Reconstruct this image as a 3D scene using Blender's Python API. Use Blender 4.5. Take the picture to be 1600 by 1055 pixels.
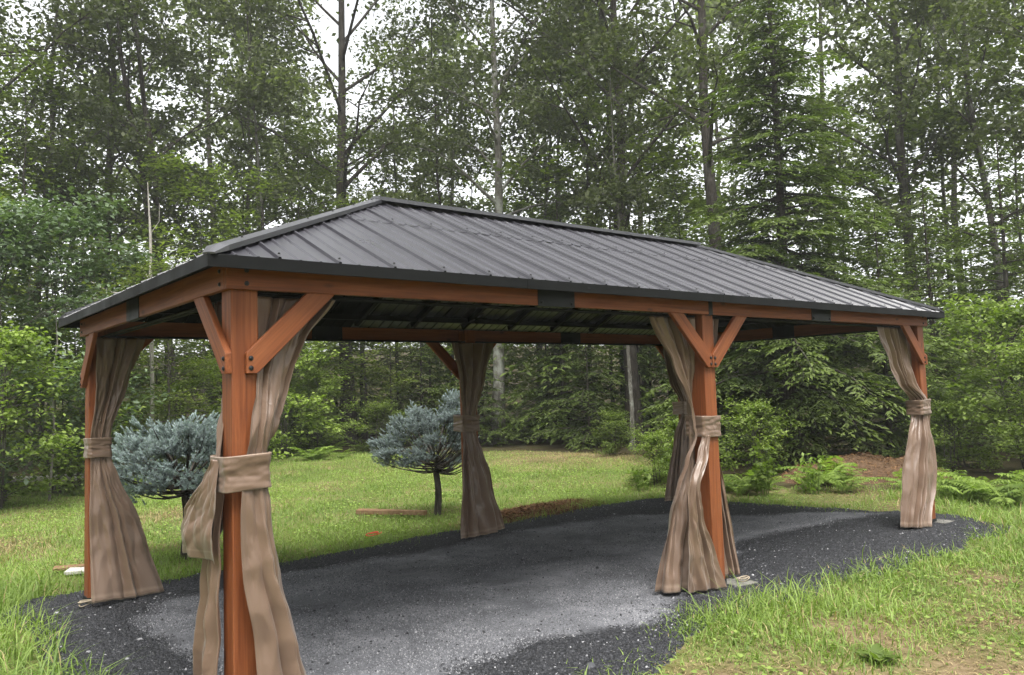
import bpy, bmesh, math, random
import numpy as np
from mathutils import Vector, Matrix

for o in list(bpy.data.objects):
    bpy.data.objects.remove(o)
SC = bpy.context.scene
COL = SC.collection
R = math.radians

# ------------------------------------------------------------------ camera
cam = bpy.data.cameras.new('camera')
cam.sensor_width = 36.0
cam.lens = 36.0 * 1247.54 / 1600.0
cam.shift_y = -9.0 / 1600.0
cam.clip_start = 0.05
cam.clip_end = 2000.0
camo = bpy.data.objects.new('camera', cam)
COL.objects.link(camo)
yaw, pitch, roll = 0.6839, 0.0708, -0.0319
fw = Vector((math.sin(yaw) * math.cos(pitch), math.cos(yaw) * math.cos(pitch), math.sin(pitch)))
rt = Vector((math.cos(yaw), -math.sin(yaw), 0.0))
up = rt.cross(fw)
rt2 = rt * math.cos(roll) + up * math.sin(roll)
up2 = -rt * math.sin(roll) + up * math.cos(roll)
M = Matrix((rt2, up2, -fw)).transposed().to_4x4()
M.translation = Vector((-1.3569, -3.8385, 1.5538))
camo.matrix_world = M
SC.camera = camo

# ------------------------------------------------------------------ sky, sun, exposure
SUN_EL, SUN_AZ = R(68), R(205)           # azimuth clockwise from +y, behind the photographer
world = bpy.data.worlds.new('World')
SC.world = world
world.use_nodes = True
wn = world.node_tree
wn.nodes.clear()
sky = wn.nodes.new('ShaderNodeTexSky')
sky.sky_type = 'NISHITA'
sky.sun_disc = False
sky.sun_elevation = SUN_EL
sky.sun_rotation = SUN_AZ
sky.air_density = 1.0
sky.dust_density = 2.0
sky.ozone_density = 1.0
hsv = wn.nodes.new('ShaderNodeHueSaturation')
hsv.inputs['Saturation'].default_value = 0.10
bg = wn.nodes.new('ShaderNodeBackground')
bg.inputs['Strength'].default_value = 0.10
wo = wn.nodes.new('ShaderNodeOutputWorld')
wn.links.new(sky.outputs[0], hsv.inputs['Color'])
wn.links.new(hsv.outputs[0], bg.inputs['Color'])
wn.links.new(bg.outputs[0], wo.inputs['Surface'])

sl = bpy.data.lights.new('sun', 'SUN')
sl.energy = 1.5
sl.angle = R(40)
sl.color = (1.0, 0.97, 0.92)
so = bpy.data.objects.new('sun', sl)
COL.objects.link(so)
sd = Vector((math.sin(SUN_AZ) * math.cos(SUN_EL), math.cos(SUN_AZ) * math.cos(SUN_EL), math.sin(SUN_EL)))
so.rotation_euler = sd.to_track_quat('Z', 'Y').to_euler()
so.location = (0, 0, 30)

SC.view_settings.view_transform = 'Standard'
SC.view_settings.look = 'None'
SC.view_settings.exposure = 2.15
SC.view_settings.gamma = 1.0
SC.view_settings.use_curve_mapping = False
SC.cycles.max_bounces = 7
SC.cycles.diffuse_bounces = 4
SC.cycles.glossy_bounces = 2
SC.cycles.transmission_bounces = 3
SC.cycles.transparent_max_bounces = 4
SC.cycles.caustics_reflective = False
SC.cycles.caustics_refractive = False
SC.cycles.use_denoising = True
SC.cycles.use_adaptive_sampling = True
SC.cycles.adaptive_threshold = 0.02

# ------------------------------------------------------------------ helpers
def link(o, parent=None):
    COL.objects.link(o)
    if parent is not None:
        o.parent = parent
    return o

def tag(o, label=None, cat=None, group=None, kind=None):
    if label: o['label'] = label
    if cat: o['category'] = cat
    if group: o['group'] = group
    if kind: o['kind'] = kind
    return o

def empty(name, loc=(0, 0, 0), rz=0.0, s=1.0):
    o = bpy.data.objects.new(name, None)
    o.empty_display_size = 0.1
    COL.objects.link(o)
    o.location = loc
    o.rotation_euler = (0, 0, rz)
    o.scale = (s, s, s)
    return o

def np_mesh(name, V, quads=None, tris=None, attrs=None, mat=None, smooth=False, uv=None):
    me = bpy.data.meshes.new(name)
    V = np.asarray(V, np.float32)
    me.vertices.add(len(V))
    me.vertices.foreach_set('co', V.ravel())
    parts, tot = [], []
    if quads is not None and len(quads):
        parts.append(np.asarray(quads, np.int32).ravel()); tot.append(np.full(len(quads), 4, np.int32))
    if tris is not None and len(tris):
        parts.append(np.asarray(tris, np.int32).ravel()); tot.append(np.full(len(tris), 3, np.int32))
    li = np.concatenate(parts); lt = np.concatenate(tot)
    ls = np.concatenate([[0], np.cumsum(lt)[:-1]]).astype(np.int32)
    me.loops.add(len(li)); me.loops.foreach_set('vertex_index', li)
    me.polygons.add(len(lt)); me.polygons.foreach_set('loop_start', ls); me.polygons.foreach_set('loop_total', lt)
    if smooth:
        me.polygons.foreach_set('use_smooth', np.ones(len(lt), bool))
    me.update(calc_edges=True)
    me.validate()
    if attrs:
        for k, a in attrs.items():
            at = me.attributes.new(k, 'FLOAT', 'POINT')
            at.data.foreach_set('value', np.asarray(a, np.float32))
    if mat is not None:
        me.materials.append(mat)
    return me

def bm_mesh(name, bm, mat=None, smooth=False):
    me = bpy.data.meshes.new(name)
    bmesh.ops.recalc_face_normals(bm, faces=bm.faces)
    bm.to_mesh(me); bm.free()
    if smooth:
        me.polygons.foreach_set('use_smooth', np.ones(len(me.polygons), bool))
    if mat is not None:
        me.materials.append(mat)
    return me

def box_bm(bm, x0, x1, y0, y1, z0, z1, bev=0.0):
    vs = [bm.verts.new(p) for p in ((x0,y0,z0),(x1,y0,z0),(x1,y1,z0),(x0,y1,z0),(x0,y0,z1),(x1,y0,z1),(x1,y1,z1),(x0,y1,z1))]
    fs = [(0,3,2,1),(4,5,6,7),(0,1,5,4),(1,2,6,5),(2,3,7,6),(3,0,4,7)]
    faces = [bm.faces.new([vs[i] for i in f]) for f in fs]
    if bev > 0:
        es = set()
        for f in faces:
            for e in f.edges: es.add(e)
        bmesh.ops.bevel(bm, geom=list(es), offset=bev, segments=2, profile=0.6, affect='EDGES')

def box_obj(name, dims, mat, parent, bev=0.004):
    bm = bmesh.new()
    box_bm(bm, *dims, bev)
    return link(bpy.data.objects.new(name, bm_mesh(name, bm, mat)), parent)

def tube_np(pts, rad, sides=6, cap=True):
    pts = np.asarray(pts, float); rad = np.asarray(rad, float)
    k = len(pts)
    tang = np.gradient(pts, axis=0)
    tang /= np.linalg.norm(tang, axis=1)[:, None] + 1e-9
    ref = np.array([0.31, 0.95, 0.05]) if abs(tang[0, 2]) > 0.6 else np.array([0.05, 0.1, 1.0])
    a = np.cross(tang, ref); a /= np.linalg.norm(a, axis=1)[:, None] + 1e-9
    b = np.cross(tang, a)
    th = np.linspace(0, 2 * np.pi, sides, endpoint=False)
    ring = (np.cos(th)[None, :, None] * a[:, None, :] + np.sin(th)[None, :, None] * b[:, None, :])
    V = (pts[:, None, :] + ring * rad[:, None, None]).reshape(-1, 3)
    i = np.arange(k - 1)[:, None] * sides; j = np.arange(sides)[None, :]; j2 = (j + 1) % sides
    Q = np.stack([i + j, i + j2, i + sides + j2, i + sides + j], -1).reshape(-1, 4)
    return V, Q

class Acc:
    def __init__(s): s.V, s.Q, s.T, s.A, s.n = [], [], [], [], 0
    def add(s, V, Q=None, T=None, A=None):
        V = np.asarray(V)
        s.V.append(V)
        if Q is not None and len(Q): s.Q.append(np.asarray(Q) + s.n)
        if T is not None and len(T): s.T.append(np.asarray(T) + s.n)
        s.A.append(np.zeros(len(V)) if A is None else np.asarray(A))
        s.n += len(V)
    def arrays(s):
        return (np.concatenate(s.V), np.concatenate(s.Q) if s.Q else None, np.concatenate(s.T) if s.T else None, np.concatenate(s.A))
    def mesh(s, name, mat, smooth=False):
        V, Q, T, A = s.arrays()
        return np_mesh(name, V, Q, T, {'tint': A}, mat, smooth)

def inpoly(P, poly):
    x, y = P[:, 0], P[:, 1]
    r = np.zeros(len(P), bool)
    n = len(poly)
    for i in range(n):
        x0, y0 = poly[i]; x1, y1 = poly[(i + 1) % n]
        c = ((y0 > y) != (y1 > y)) & (x < (x1 - x0) * (y - y0) / (y1 - y0 + 1e-12) + x0)
        r ^= c
    return r

def polydist(P, poly):
    d = np.full(len(P), 1e9)
    for i in range(len(poly)):
        a = np.array(poly[i]); b = np.array(poly[(i + 1) % len(poly)])
        ab = b - a
        t = np.clip(((P - a) @ ab) / (ab @ ab), 0, 1)
        d = np.minimum(d, np.linalg.norm(P - (a + t[:, None] * ab), axis=1))
    return np.where(inpoly(P, poly), -d, d)

_rs = np.random.RandomState(5)
_OCT = [(_rs.uniform(0, 6.28, 2), _rs.uniform(0, 6.28)) for _ in range(40)]
def wnoise(P, f, k0=0, n=6):
    """cheap smooth value in about -1..1 from a few rotated sines"""
    s = 0
    for i in range(n):
        (a, b), ph = _OCT[(k0 + i) % 40]
        ff = f * (0.6 + 0.25 * i)
        s = s + np.sin((P[:, 0] * math.cos(a) + P[:, 1] * math.sin(a)) * ff + ph + 1.3 * np.sin((P[:, 0] * math.sin(b) - P[:, 1] * math.cos(b)) * ff * 0.7))
    return s / n * 1.6

# ------------------------------------------------------------------ materials
def new_mat(name):
    m = bpy.data.materials.new(name); m.use_nodes = True
    nt = m.node_tree; nt.nodes.clear()
    out = nt.nodes.new('ShaderNodeOutputMaterial')
    b = nt.nodes.new('ShaderNodeBsdfPrincipled')
    nt.links.new(b.outputs[0], out.inputs['Surface'])
    return m, nt, b, out

def N(nt, t, **kw):
    n = nt.nodes.new(t)
    for k, v in kw.items():
        if k in n.inputs.keys(): n.inputs[k].default_value = v
        else: setattr(n, k, v)
    return n

def ramp(nt, stops, src=None):
    r = nt.nodes.new('ShaderNodeValToRGB')
    e = r.color_ramp.elements
    while len(e) < len(stops): e.new(0.5)
    for i, (p, c) in enumerate(stops):
        e[i].position = p
        e[i].color = (*c, 1) if len(c) == 3 else c
    if src is not None: nt.links.new(src, r.inputs[0])
    return r

def mixc(nt, fac, a, b, mode='MIX'):
    m = nt.nodes.new('ShaderNodeMix'); m.data_type = 'RGBA'; m.blend_type = mode
    L = nt.links.new
    for s, v in ((m.inputs[0], fac), (m.inputs[6], a), (m.inputs[7], b)):
        if hasattr(v, 'is_output'): L(v, s)
        elif isinstance(v, (int, float)): s.default_value = v
        else: s.default_value = (*v, 1)
    return m.outputs[2]

def bump(nt, h, bsdf, strength=0.3, dist=0.01, prev=None):
    b = N(nt, 'ShaderNodeBump'); b.inputs['Strength'].default_value = strength; b.inputs['Distance'].default_value = dist
    nt.links.new(h, b.inputs['Height'])
    if prev is not None: nt.links.new(prev, b.inputs['Normal'])
    if bsdf is not None: nt.links.new(b.outputs[0], bsdf.inputs['Normal'])
    return b.outputs[0]

def noise(nt, vec, scale, detail=4, rough=0.55, dist=0.0):
    n = nt.nodes.new('ShaderNodeTexNoise')
    n.inputs['Scale'].default_value = scale; n.inputs['Detail'].default_value = detail
    n.inputs['Roughness'].default_value = rough; n.inputs['Distortion'].default_value = dist
    if vec is not None: nt.links.new(vec, n.inputs['Vector'])
    return n

def mapping(nt, src, scale=(1, 1, 1), rot=(0, 0, 0)):
    m = nt.nodes.new('ShaderNodeMapping'); m.inputs['Scale'].default_value = scale; m.inputs['Rotation'].default_value = rot
    nt.links.new(src, m.inputs['Vector'])
    return m.outputs[0]

def leaf_mat(name, dark, light, trans=0.3, rough=0.55, spec=0.25, under=None):
    m, nt, b, out = new_mat(name)
    L = nt.links.new
    at = N(nt, 'ShaderNodeAttribute', attribute_name='tint')
    oi = N(nt, 'ShaderNodeObjectInfo')
    c = mixc(nt, at.outputs['Fac'], dark, light)
    mr = N(nt, 'ShaderNodeMapRange'); mr.inputs[3].default_value = 0.78; mr.inputs[4].default_value = 1.22
    L(oi.outputs['Random'], mr.inputs[0])
    c = mixc(nt, 1.0, c, (1, 1, 1), 'MULTIPLY')
    mm = c.node
    comb = N(nt, 'ShaderNodeCombineColor'); 
    for i in range(3): L(mr.outputs[0], comb.inputs[i])
    L(comb.outputs[0], mm.inputs[7])
    L(c, b.inputs['Base Color'])
    b.inputs['Roughness'].default_value = rough
    b.inputs['Specular IOR Level'].default_value = spec
    tr = N(nt, 'ShaderNodeBsdfTranslucent')
    tc = mixc(nt, 1.0, c, (1.15, 1.35, 0.55), 'MULTIPLY')
    L(tc, tr.inputs['Color'])
    mx = N(nt, 'ShaderNodeMixShader'); mx.inputs[0].default_value = trans
    L(b.outputs[0], mx.inputs[1]); L(tr.outputs[0], mx.inputs[2]); L(mx.outputs[0], out.inputs['Surface'])
    return m

def bark_mat(name, dark, light, lichen=0.0, lich_col=(0.35, 0.37, 0.32)):
    m, nt, b, out = new_mat(name)
    tc = N(nt, 'ShaderNodeTexCoord')
    v = mapping(nt, tc.outputs['Object'], (9, 9, 1.6))
    n1 = noise(nt, v, 3.0, 6, 0.65, 0.6)
    n2 = noise(nt, tc.outputs['Object'], 2.2, 4, 0.6)
    c = ramp(nt, [(0.32, dark), (0.68, light)], n1.outputs[0]).outputs[0]
    lm = ramp(nt, [(0.5, (0, 0, 0)), (0.62, (1, 1, 1))], n2.outputs[0]).outputs[0]
    lf = nt.nodes.new('ShaderNodeMath'); lf.operation = 'MULTIPLY'; lf.inputs[1].default_value = lichen
    nt.links.new(lm, lf.inputs[0])
    c = mixc(nt, lf.outputs[0], c, lich_col)
    nt.links.new(c, b.inputs['Base Color'])
    b.inputs['Roughness'].default_value = 0.9
    b.inputs['Specular IOR Level'].default_value = 0.15
    bump(nt, n1.outputs[0], b, 0.9, 0.04)
    return m

MAT = {}
def build_materials():
    # stained cedar, grain along local X
    m, nt, b, out = new_mat('stained_wood'); L = nt.links.new
    tc = N(nt, 'ShaderNodeTexCoord'); oi = N(nt, 'ShaderNodeObjectInfo')
    off = N(nt, 'ShaderNodeVectorMath', operation='ADD')
    sc = N(nt, 'ShaderNodeVectorMath', operation='SCALE'); sc.inputs[0].default_value = (13.7, 7.1, 3.3)
    L(oi.outputs['Random'], sc.inputs['Scale']); L(tc.outputs['Object'], off.inputs[0]); L(sc.outputs[0], off.inputs[1])
    v = mapping(nt, off.outputs[0], (0.55, 9, 9))
    g1 = noise(nt, v, 2.2, 5, 0.6, 1.6)
    v2 = mapping(nt, off.outputs[0], (2.2, 90, 90))
    g2 = noise(nt, v2, 1.0, 3, 0.6)
    vk = mapping(nt, off.outputs[0], (3.2, 7.5, 7.5))
    kn = N(nt, 'ShaderNodeTexVoronoi'); kn.inputs['Scale'].default_value = 1.0; L(vk, kn.inputs['Vector'])
    kmask = ramp(nt, [(0.06, (1, 1, 1)), (0.15, (0, 0, 0))], kn.outputs['Distance']).outputs[0]
    c = ramp(nt, [(0.25, (0.150, 0.040, 0.0125)), (0.5, (0.240, 0.072, 0.0235)), (0.78, (0.33, 0.115, 0.043))], g1.outputs[0]).outputs[0]
    c = mixc(nt, 0.55, c, ramp(nt, [(0.3, (0.55, 0.5, 0.45)), (0.7, (1.15, 1.15, 1.15))], g2.outputs[0]).outputs[0], 'MULTIPLY')
    kf = nt.nodes.new('ShaderNodeMath'); kf.operation = 'MULTIPLY'; kf.inputs[1].default_value = 0.8; L(kmask, kf.inputs[0])
    c = mixc(nt, kf.outputs[0], c, (0.075, 0.022, 0.012))
    L(c, b.inputs['Base Color'])
    b.inputs['Roughness'].default_value = 0.55; b.inputs['Specular IOR Level'].default_value = 0.35
    h = bump(nt, g2.outputs[0], None, 0.15, 0.002)
    bump(nt, g1.outputs[0], b, 0.12, 0.004, h)
    MAT['wood'] = m
    # dark coated steel
    def steel(name, col, rough, spec=0.5, metal=0.0, ns=0.12):
        m, nt, b, out = new_mat(name); L = nt.links.new
        tc = N(nt, 'ShaderNodeTexCoord'); n = noise(nt, tc.outputs['Object'], 3.0, 5, 0.6)
        c = mixc(nt, n.outputs[0], tuple(x * 0.85 for x in col), tuple(x * 1.15 for x in col)); L(c, b.inputs['Base Color'])
        rr = ramp(nt, [(0.3, (rough - ns,) * 3), (0.7, (rough + ns,) * 3)], n.outputs[0]); L(rr.outputs[0], b.inputs['Roughness'])
        b.inputs['Metallic'].default_value = metal; b.inputs['Specular IOR Level'].default_value = spec
        n2 = noise(nt, tc.outputs['Object'], 1.4, 2, 0.5); bump(nt, n2.outputs[0], b, 0.12, 0.02)
        return m
    MAT['roof'] = steel('roof_sheet', (0.042, 0.041, 0.049), 0.32, 1.0, 0.0, 0.05)
    MAT['roof_under'] = steel('roof_under_shade', (0.011, 0.012, 0.0115), 0.75, 0.08)  # shade under the roof put into the colour of the sheet undersides
    MAT['trim'] = steel('roof_trim', (0.006, 0.0065, 0.0065), 0.6, 0.18)
    MAT['cap'] = steel('cap_sheet', (0.05, 0.05, 0.056), 0.36, 1.0, 0.0, 0.05)
    MAT['steel'] = steel('frame_steel', (0.007, 0.007, 0.0075), 0.6, 0.2)
    MAT['plate'] = steel('joint_plate_steel', (0.009, 0.011, 0.012), 0.5, 0.35)
    MAT['bolt'] = steel('bolt_steel', (0.01, 0.01, 0.011), 0.35, 0.5)
    # curtain cloth
    m, nt, b, out = new_mat('curtain_cloth'); L = nt.links.new
    tc = N(nt, 'ShaderNodeTexCoord')
    n1 = noise(nt, tc.outputs['Object'], 1.6, 3, 0.5)
    c = mixc(nt, n1.outputs[0], (0.170, 0.108, 0.072), (0.210, 0.137, 0.094))
    at = N(nt, 'ShaderNodeAttribute', attribute_name='tint')
    c = mixc(nt, at.outputs['Fac'], c, (0.50, 0.40, 0.31))
    L(c, b.inputs['Base Color']); b.inputs['Roughness'].default_value = 0.36; b.inputs['Specular IOR Level'].default_value = 0.65
    b.inputs['Sheen Weight'].default_value = 0.15
    w1 = noise(nt, mapping(nt, tc.outputs['Object'], (4.5, 4.5, 3.2), (0.5, 0.6, 0.4)), 1.0, 3, 0.5, 1.2)
    rg = ramp(nt, [(0.43, (0, 0, 0)), (0.5, (1, 1, 1)), (0.57, (0, 0, 0))], w1.outputs[0])
    h = bump(nt, rg.outputs[0], None, 0.10, 0.008)
    w2 = noise(nt, mapping(nt, tc.outputs['Object'], (30, 30, 14), (0.6, 0.2, 0.9)), 1.0, 2, 0.5, 0.8)
    bump(nt, w2.outputs[0], b, 0.03, 0.004, h)
    tr = N(nt, 'ShaderNodeBsdfTranslucent'); L(c, tr.inputs['Color'])
    mx = N(nt, 'ShaderNodeMixShader'); mx.inputs[0].default_value = 0.12
    L(b.outputs[0], mx.inputs[1]); L(tr.outputs[0], mx.inputs[2]); L(mx.outputs[0], out.inputs['Surface'])
    MAT['cloth'] = m
    # gravel bed
    m, nt, b, out = new_mat('gravel_bed'); L = nt.links.new
    tc = N(nt, 'ShaderNodeTexCoord'); P = tc.outputs['Object']
    at = N(nt, 'ShaderNodeAttribute', attribute_name='tint')
    vo = N(nt, 'ShaderNodeTexVoronoi'); vo.inputs['Scale'].default_value = 85; L(P, vo.inputs['Vector'])
    sep = N(nt, 'ShaderNodeSeparateColor'); L(vo.outputs['Color'], sep.inputs[0])
    loose = ramp(nt, [(0.0, (0.005, 0.0053, 0.0063)), (0.6, (0.016, 0.017, 0.020)), (0.93, (0.045, 0.047, 0.053)), (0.99, (0.12, 0.12, 0.125))], sep.outputs[0]).outputs[0]
    n1 = noise(nt, P, 2.0, 6, 0.65, 0.4); n2 = noise(nt, P, 60, 3, 0.7); n3 = noise(nt, mapping(nt, P, (1.0, 2.4, 1), (0, 0, 0.2)), 1.1, 5, 0.6)
    dust = ramp(nt, [(0.3, (0.078, 0.080, 0.088)), (0.52, (0.148, 0.150, 0.161)), (0.75, (0.255, 0.257, 0.27))], n1.outputs[0]).outputs[0]
    n4 = noise(nt, P, 190, 2, 0.8)
    dust = mixc(nt, 0.75, dust, ramp(nt, [(0.34, (0.35, 0.35, 0.37)), (0.5, (0.9, 0.9, 0.9)), (0.66, (1.7, 1.7, 1.7))], n4.outputs[0]).outputs[0], 'MULTIPLY')
    dust = mixc(nt, 0.55, dust, ramp(nt, [(0.35, (0.45, 0.45, 0.47)), (0.65, (1.3, 1.3, 1.3))], n2.outputs[0]).outputs[0], 'MULTIPLY')
    ad = N(nt, 'ShaderNodeMath', operation='ADD'); L(at.outputs['Fac'], ad.inputs[0])
    s3 = N(nt, 'ShaderNodeMath', operation='MULTIPLY_ADD'); L(n3.outputs[0], s3.inputs[0]); s3.inputs[1].default_value = 1.15; s3.inputs[2].default_value = -0.53
    L(s3.outputs[0], ad.inputs[1])
    fac = ramp(nt, [(0.30, (0, 0, 0)), (0.72, (1, 1, 1))], ad.outputs[0]).outputs[0]
    c = mixc(nt, fac, loose, dust); L(c, b.inputs['Base Color'])
    b.inputs['Roughness'].default_value = 0.8; b.inputs['Specular IOR Level'].default_value = 0.3
    h = bump(nt, vo.outputs['Distance'], None, 0.7, 0.012)
    bump(nt, n2.outputs[0], b, 0.4, 0.008, h)
    MAT['gravel'] = m
    m, nt, b, out = new_mat('crushed_stone'); L = nt.links.new
    at = N(nt, 'ShaderNodeAttribute', attribute_name='tint')
    c = ramp(nt, [(0.0, (0.006, 0.0063, 0.0075)), (0.6, (0.024, 0.025, 0.029)), (0.9, (0.075, 0.077, 0.085)), (1.0, (0.34, 0.34, 0.35))], at.outputs['Fac']).outputs[0]
    L(c, b.inputs['Base Color']); b.inputs['Roughness'].default_value = 0.55; b.inputs['Specular IOR Level'].default_value = 0.45
    MAT['stone'] = m
    # soils
    def soil(name, stops, sc1=1.2, sc2=25, rough=0.95, bs=0.6):
        m, nt, b, out = new_mat(name); L = nt.links.new
        tc = N(nt, 'ShaderNodeTexCoord'); P = tc.outputs['Object']
        a = noise(nt, P, sc1, 6, 0.65, 0.3); f = noise(nt, P, sc2, 5, 0.7)
        mixn = N(nt, 'ShaderNodeMath', operation='MULTIPLY_ADD'); L(f.outputs[0], mixn.inputs[0]); mixn.inputs[1].default_value = 0.45
        hf = N(nt, 'ShaderNodeMath', operation='MULTIPLY'); L(a.outputs[0], hf.inputs[0]); hf.inputs[1].default_value = 0.6; L(hf.outputs[0], mixn.inputs[2])
        c = ramp(nt, stops, mixn.outputs[0]).outputs[0]; L(c, b.inputs['Base Color'])
        b.inputs['Roughness'].default_value = rough; b.inputs['Specular IOR Level'].default_value = 0.1
        bump(nt, f.outputs[0], b, bs, 0.03)
        if name == 'lawn_soil':
            at = N(nt, 'ShaderNodeAttribute', attribute_name='tint')
            c2 = ramp(nt, [(0.32, (0.06, 0.038, 0.022)), (0.5, (0.13, 0.088, 0.052)), (0.66, (0.21, 0.155, 0.095))], mixn.outputs[0]).outputs[0]
            L(mixc(nt, at.outputs['Fac'], c, c2), b.inputs['Base Color'])
        return m
    MAT['forest_floor'] = soil('leaf_litter', [(0.3, (0.022, 0.018, 0.010)), (0.5, (0.055, 0.042, 0.022)), (0.7, (0.04, 0.055, 0.016))])
    MAT['lawn'] = soil('lawn_soil', [(0.32, (0.06, 0.075, 0.022)), (0.5, (0.095, 0.12, 0.03)), (0.62, (0.17, 0.14, 0.07)), (0.75, (0.22, 0.17, 0.10))], 0.8, 18)
    MAT['mulch'] = soil('brown_mulch', [(0.3, (0.035, 0.018, 0.010)), (0.52, (0.10, 0.052, 0.026)), (0.72, (0.19, 0.115, 0.06))], 3.0, 40)
    MAT['dirt'] = soil('sandy_dirt', [(0.3, (0.045, 0.028, 0.017)), (0.52, (0.10, 0.062, 0.037)), (0.72, (0.17, 0.11, 0.068))], 2.0, 30)
    # foliage
    MAT['oak'] = leaf_mat('oak_leaf', (0.056, 0.070, 0.032), (0.150, 0.172, 0.075), 0.42)
    MAT['maple'] = leaf_mat('maple_leaf', (0.066, 0.092, 0.022), (0.200, 0.245, 0.056), 0.42)
    MAT['shrub'] = leaf_mat('shrub_leaf', (0.080, 0.120, 0.026), (0.235, 0.305, 0.066), 0.38)
    MAT['grey_leaf'] = leaf_mat('greyish_leaf', (0.045, 0.075, 0.035), (0.14, 0.19, 0.10), 0.3, 0.42, 0.45)
    MAT['fern'] = leaf_mat('fern_leaf', (0.08, 0.13, 0.025), (0.23, 0.31, 0.07), 0.4)
    MAT['hemlock'] = leaf_mat('hemlock_needle', (0.045, 0.070, 0.022), (0.175, 0.230, 0.060), 0.32)
    MAT['spruce'] = leaf_mat('blue_spruce_needle', (0.045, 0.062, 0.062), (0.36, 0.43, 0.44), 0.12, 0.55, 0.3)
    MAT['grass'] = leaf_mat('grass_blade', (0.085, 0.145, 0.030), (0.265, 0.355, 0.088), 0.38, 0.5, 0.3)
    MAT['straw'] = leaf_mat('straw_blade', (0.20, 0.155, 0.07), (0.42, 0.34, 0.18), 0.2, 0.7, 0.2)
    MAT['needles'] = leaf_mat('pine_needle_litter', (0.06, 0.030, 0.015), (0.24, 0.14, 0.07), 0.0, 0.8, 0.1)
    MAT['flower'] = leaf_mat('white_petal', (0.55, 0.56, 0.5), (0.8, 0.8, 0.76), 0.2)
    MAT['bark'] = bark_mat('oak_bark', (0.030, 0.026, 0.021), (0.120, 0.108, 0.090), 0.25)
    MAT['bark_dark'] = bark_mat('dark_bark', (0.020, 0.017, 0.014), (0.080, 0.068, 0.055), 0.1)
    MAT['bark_pale'] = bark_mat('lichened_bark', (0.075, 0.068, 0.058), (0.26, 0.245, 0.21), 0.8, (0.42, 0.43, 0.38))
    MAT['dead_wood'] = bark_mat('bleached_wood', (0.24, 0.22, 0.19), (0.50, 0.47, 0.42), 0.0)
    MAT['timber'] = soil('weathered_timber', [(0.3, (0.11, 0.065, 0.035)), (0.5, (0.20, 0.125, 0.07)), (0.7, (0.30, 0.20, 0.12))], 4, 30, 0.8, 0.2)
    MAT['pale_board'] = soil('pale_board', [(0.3, (0.32, 0.30, 0.27)), (0.5, (0.45, 0.43, 0.39)), (0.7, (0.58, 0.56, 0.52))], 4, 30, 0.7, 0.2)
    m, nt, b, out = new_mat('red_cord'); b.inputs['Base Color'].default_value = (0.62, 0.075, 0.04, 1); b.inputs['Roughness'].default_value = 0.6
    MAT['red'] = m
    m, nt, b, out = new_mat('natural_rope'); b.inputs['Base Color'].default_value = (0.36, 0.30, 0.22, 1); b.inputs['Roughness'].default_value = 0.9
    MAT['rope'] = m
    MAT['paver'] = soil('concrete_paver', [(0.3, (0.06, 0.06, 0.056)), (0.5, (0.13, 0.127, 0.115)), (0.7, (0.24, 0.23, 0.21))], 6, 60, 0.9, 0.3)
build_materials()

# ------------------------------------------------------------------ ground, lawn, gravel pad
PAD = [(1.2,-1.08),(1.72,-.80),(2.6,-.52),(3.7,-.53),(5.0,-.52),(6.8,-.56),(7.7,-.58),(8.2,.05),(7.95,.8),(7.55,1.9),(7.3,3.3),(6.9,3.6),
       (6.4,3.72),(4.45,3.55),(3.56,3.5),(1.77,3.45),(.64,3.65),(-.28,3.62),(-.45,3.3),(-.30,2.4),(-.32,1.5),(-.40,.5),(-.6,-1.2),(.3,-1.6)]
LAWN = [(-9,-9),(6,-9),(11,-3),(12,-1.2),(10.2,.4),(9.5,1.6),(8.9,3.6),(9.6,5.2),(11.2,7.2),(12.2,8.6),(11.6,11.3),(10.3,13.2),(9.0,14.8),(7.4,16.6),(4.6,17.2),
        (2.6,16.4),(1.0,14.6),(-1.0,13.0),(-4,12.5),(-9,12)]
DUST = [(.45,2.9),(.2,2.4),(.3,1.2),(.38,.3),(.5,-.35),(.95,-.2),(1.35,.08),(1.95,.05),(2.95,-.15),(3.9,.38),(5.2,.88),(6.3,1.02),(7.75,.72),(7.4,1.3),(6.6,1.75),(6.2,2.6),(5.2,3.0),(3,2.95),(1.6,2.95)]

def sheet(name, x0, x1, y0, y1, step, zf, mat, poly=None, attr=None, edge=0.0):
    nx = int((x1 - x0) / step) + 1; ny = int((y1 - y0) / step) + 1
    X, Y = np.meshgrid(np.linspace(x0, x1, nx), np.linspace(y0, y1, ny))
    P = np.stack([X.ravel(), Y.ravel()], 1)
    Z = zf(P)
    i = np.arange(ny - 1)[:, None] * nx + np.arange(nx - 1)[None, :]
    Q = np.stack([i, i + 1, i + nx + 1, i + nx], -1).reshape(-1, 4)
    if poly is not None:
        cen = P[Q].mean(1)
        Q = Q[polydist(cen, poly) < edge]
    used = np.unique(Q); mp = np.full(len(P), -1); mp[used] = np.arange(len(used))
    V = np.column_stack([P, Z])[used]
    at = {'tint': attr(P[used])} if attr else None
    return np_mesh(name, V, mp[Q], None, at, mat, True)

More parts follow.
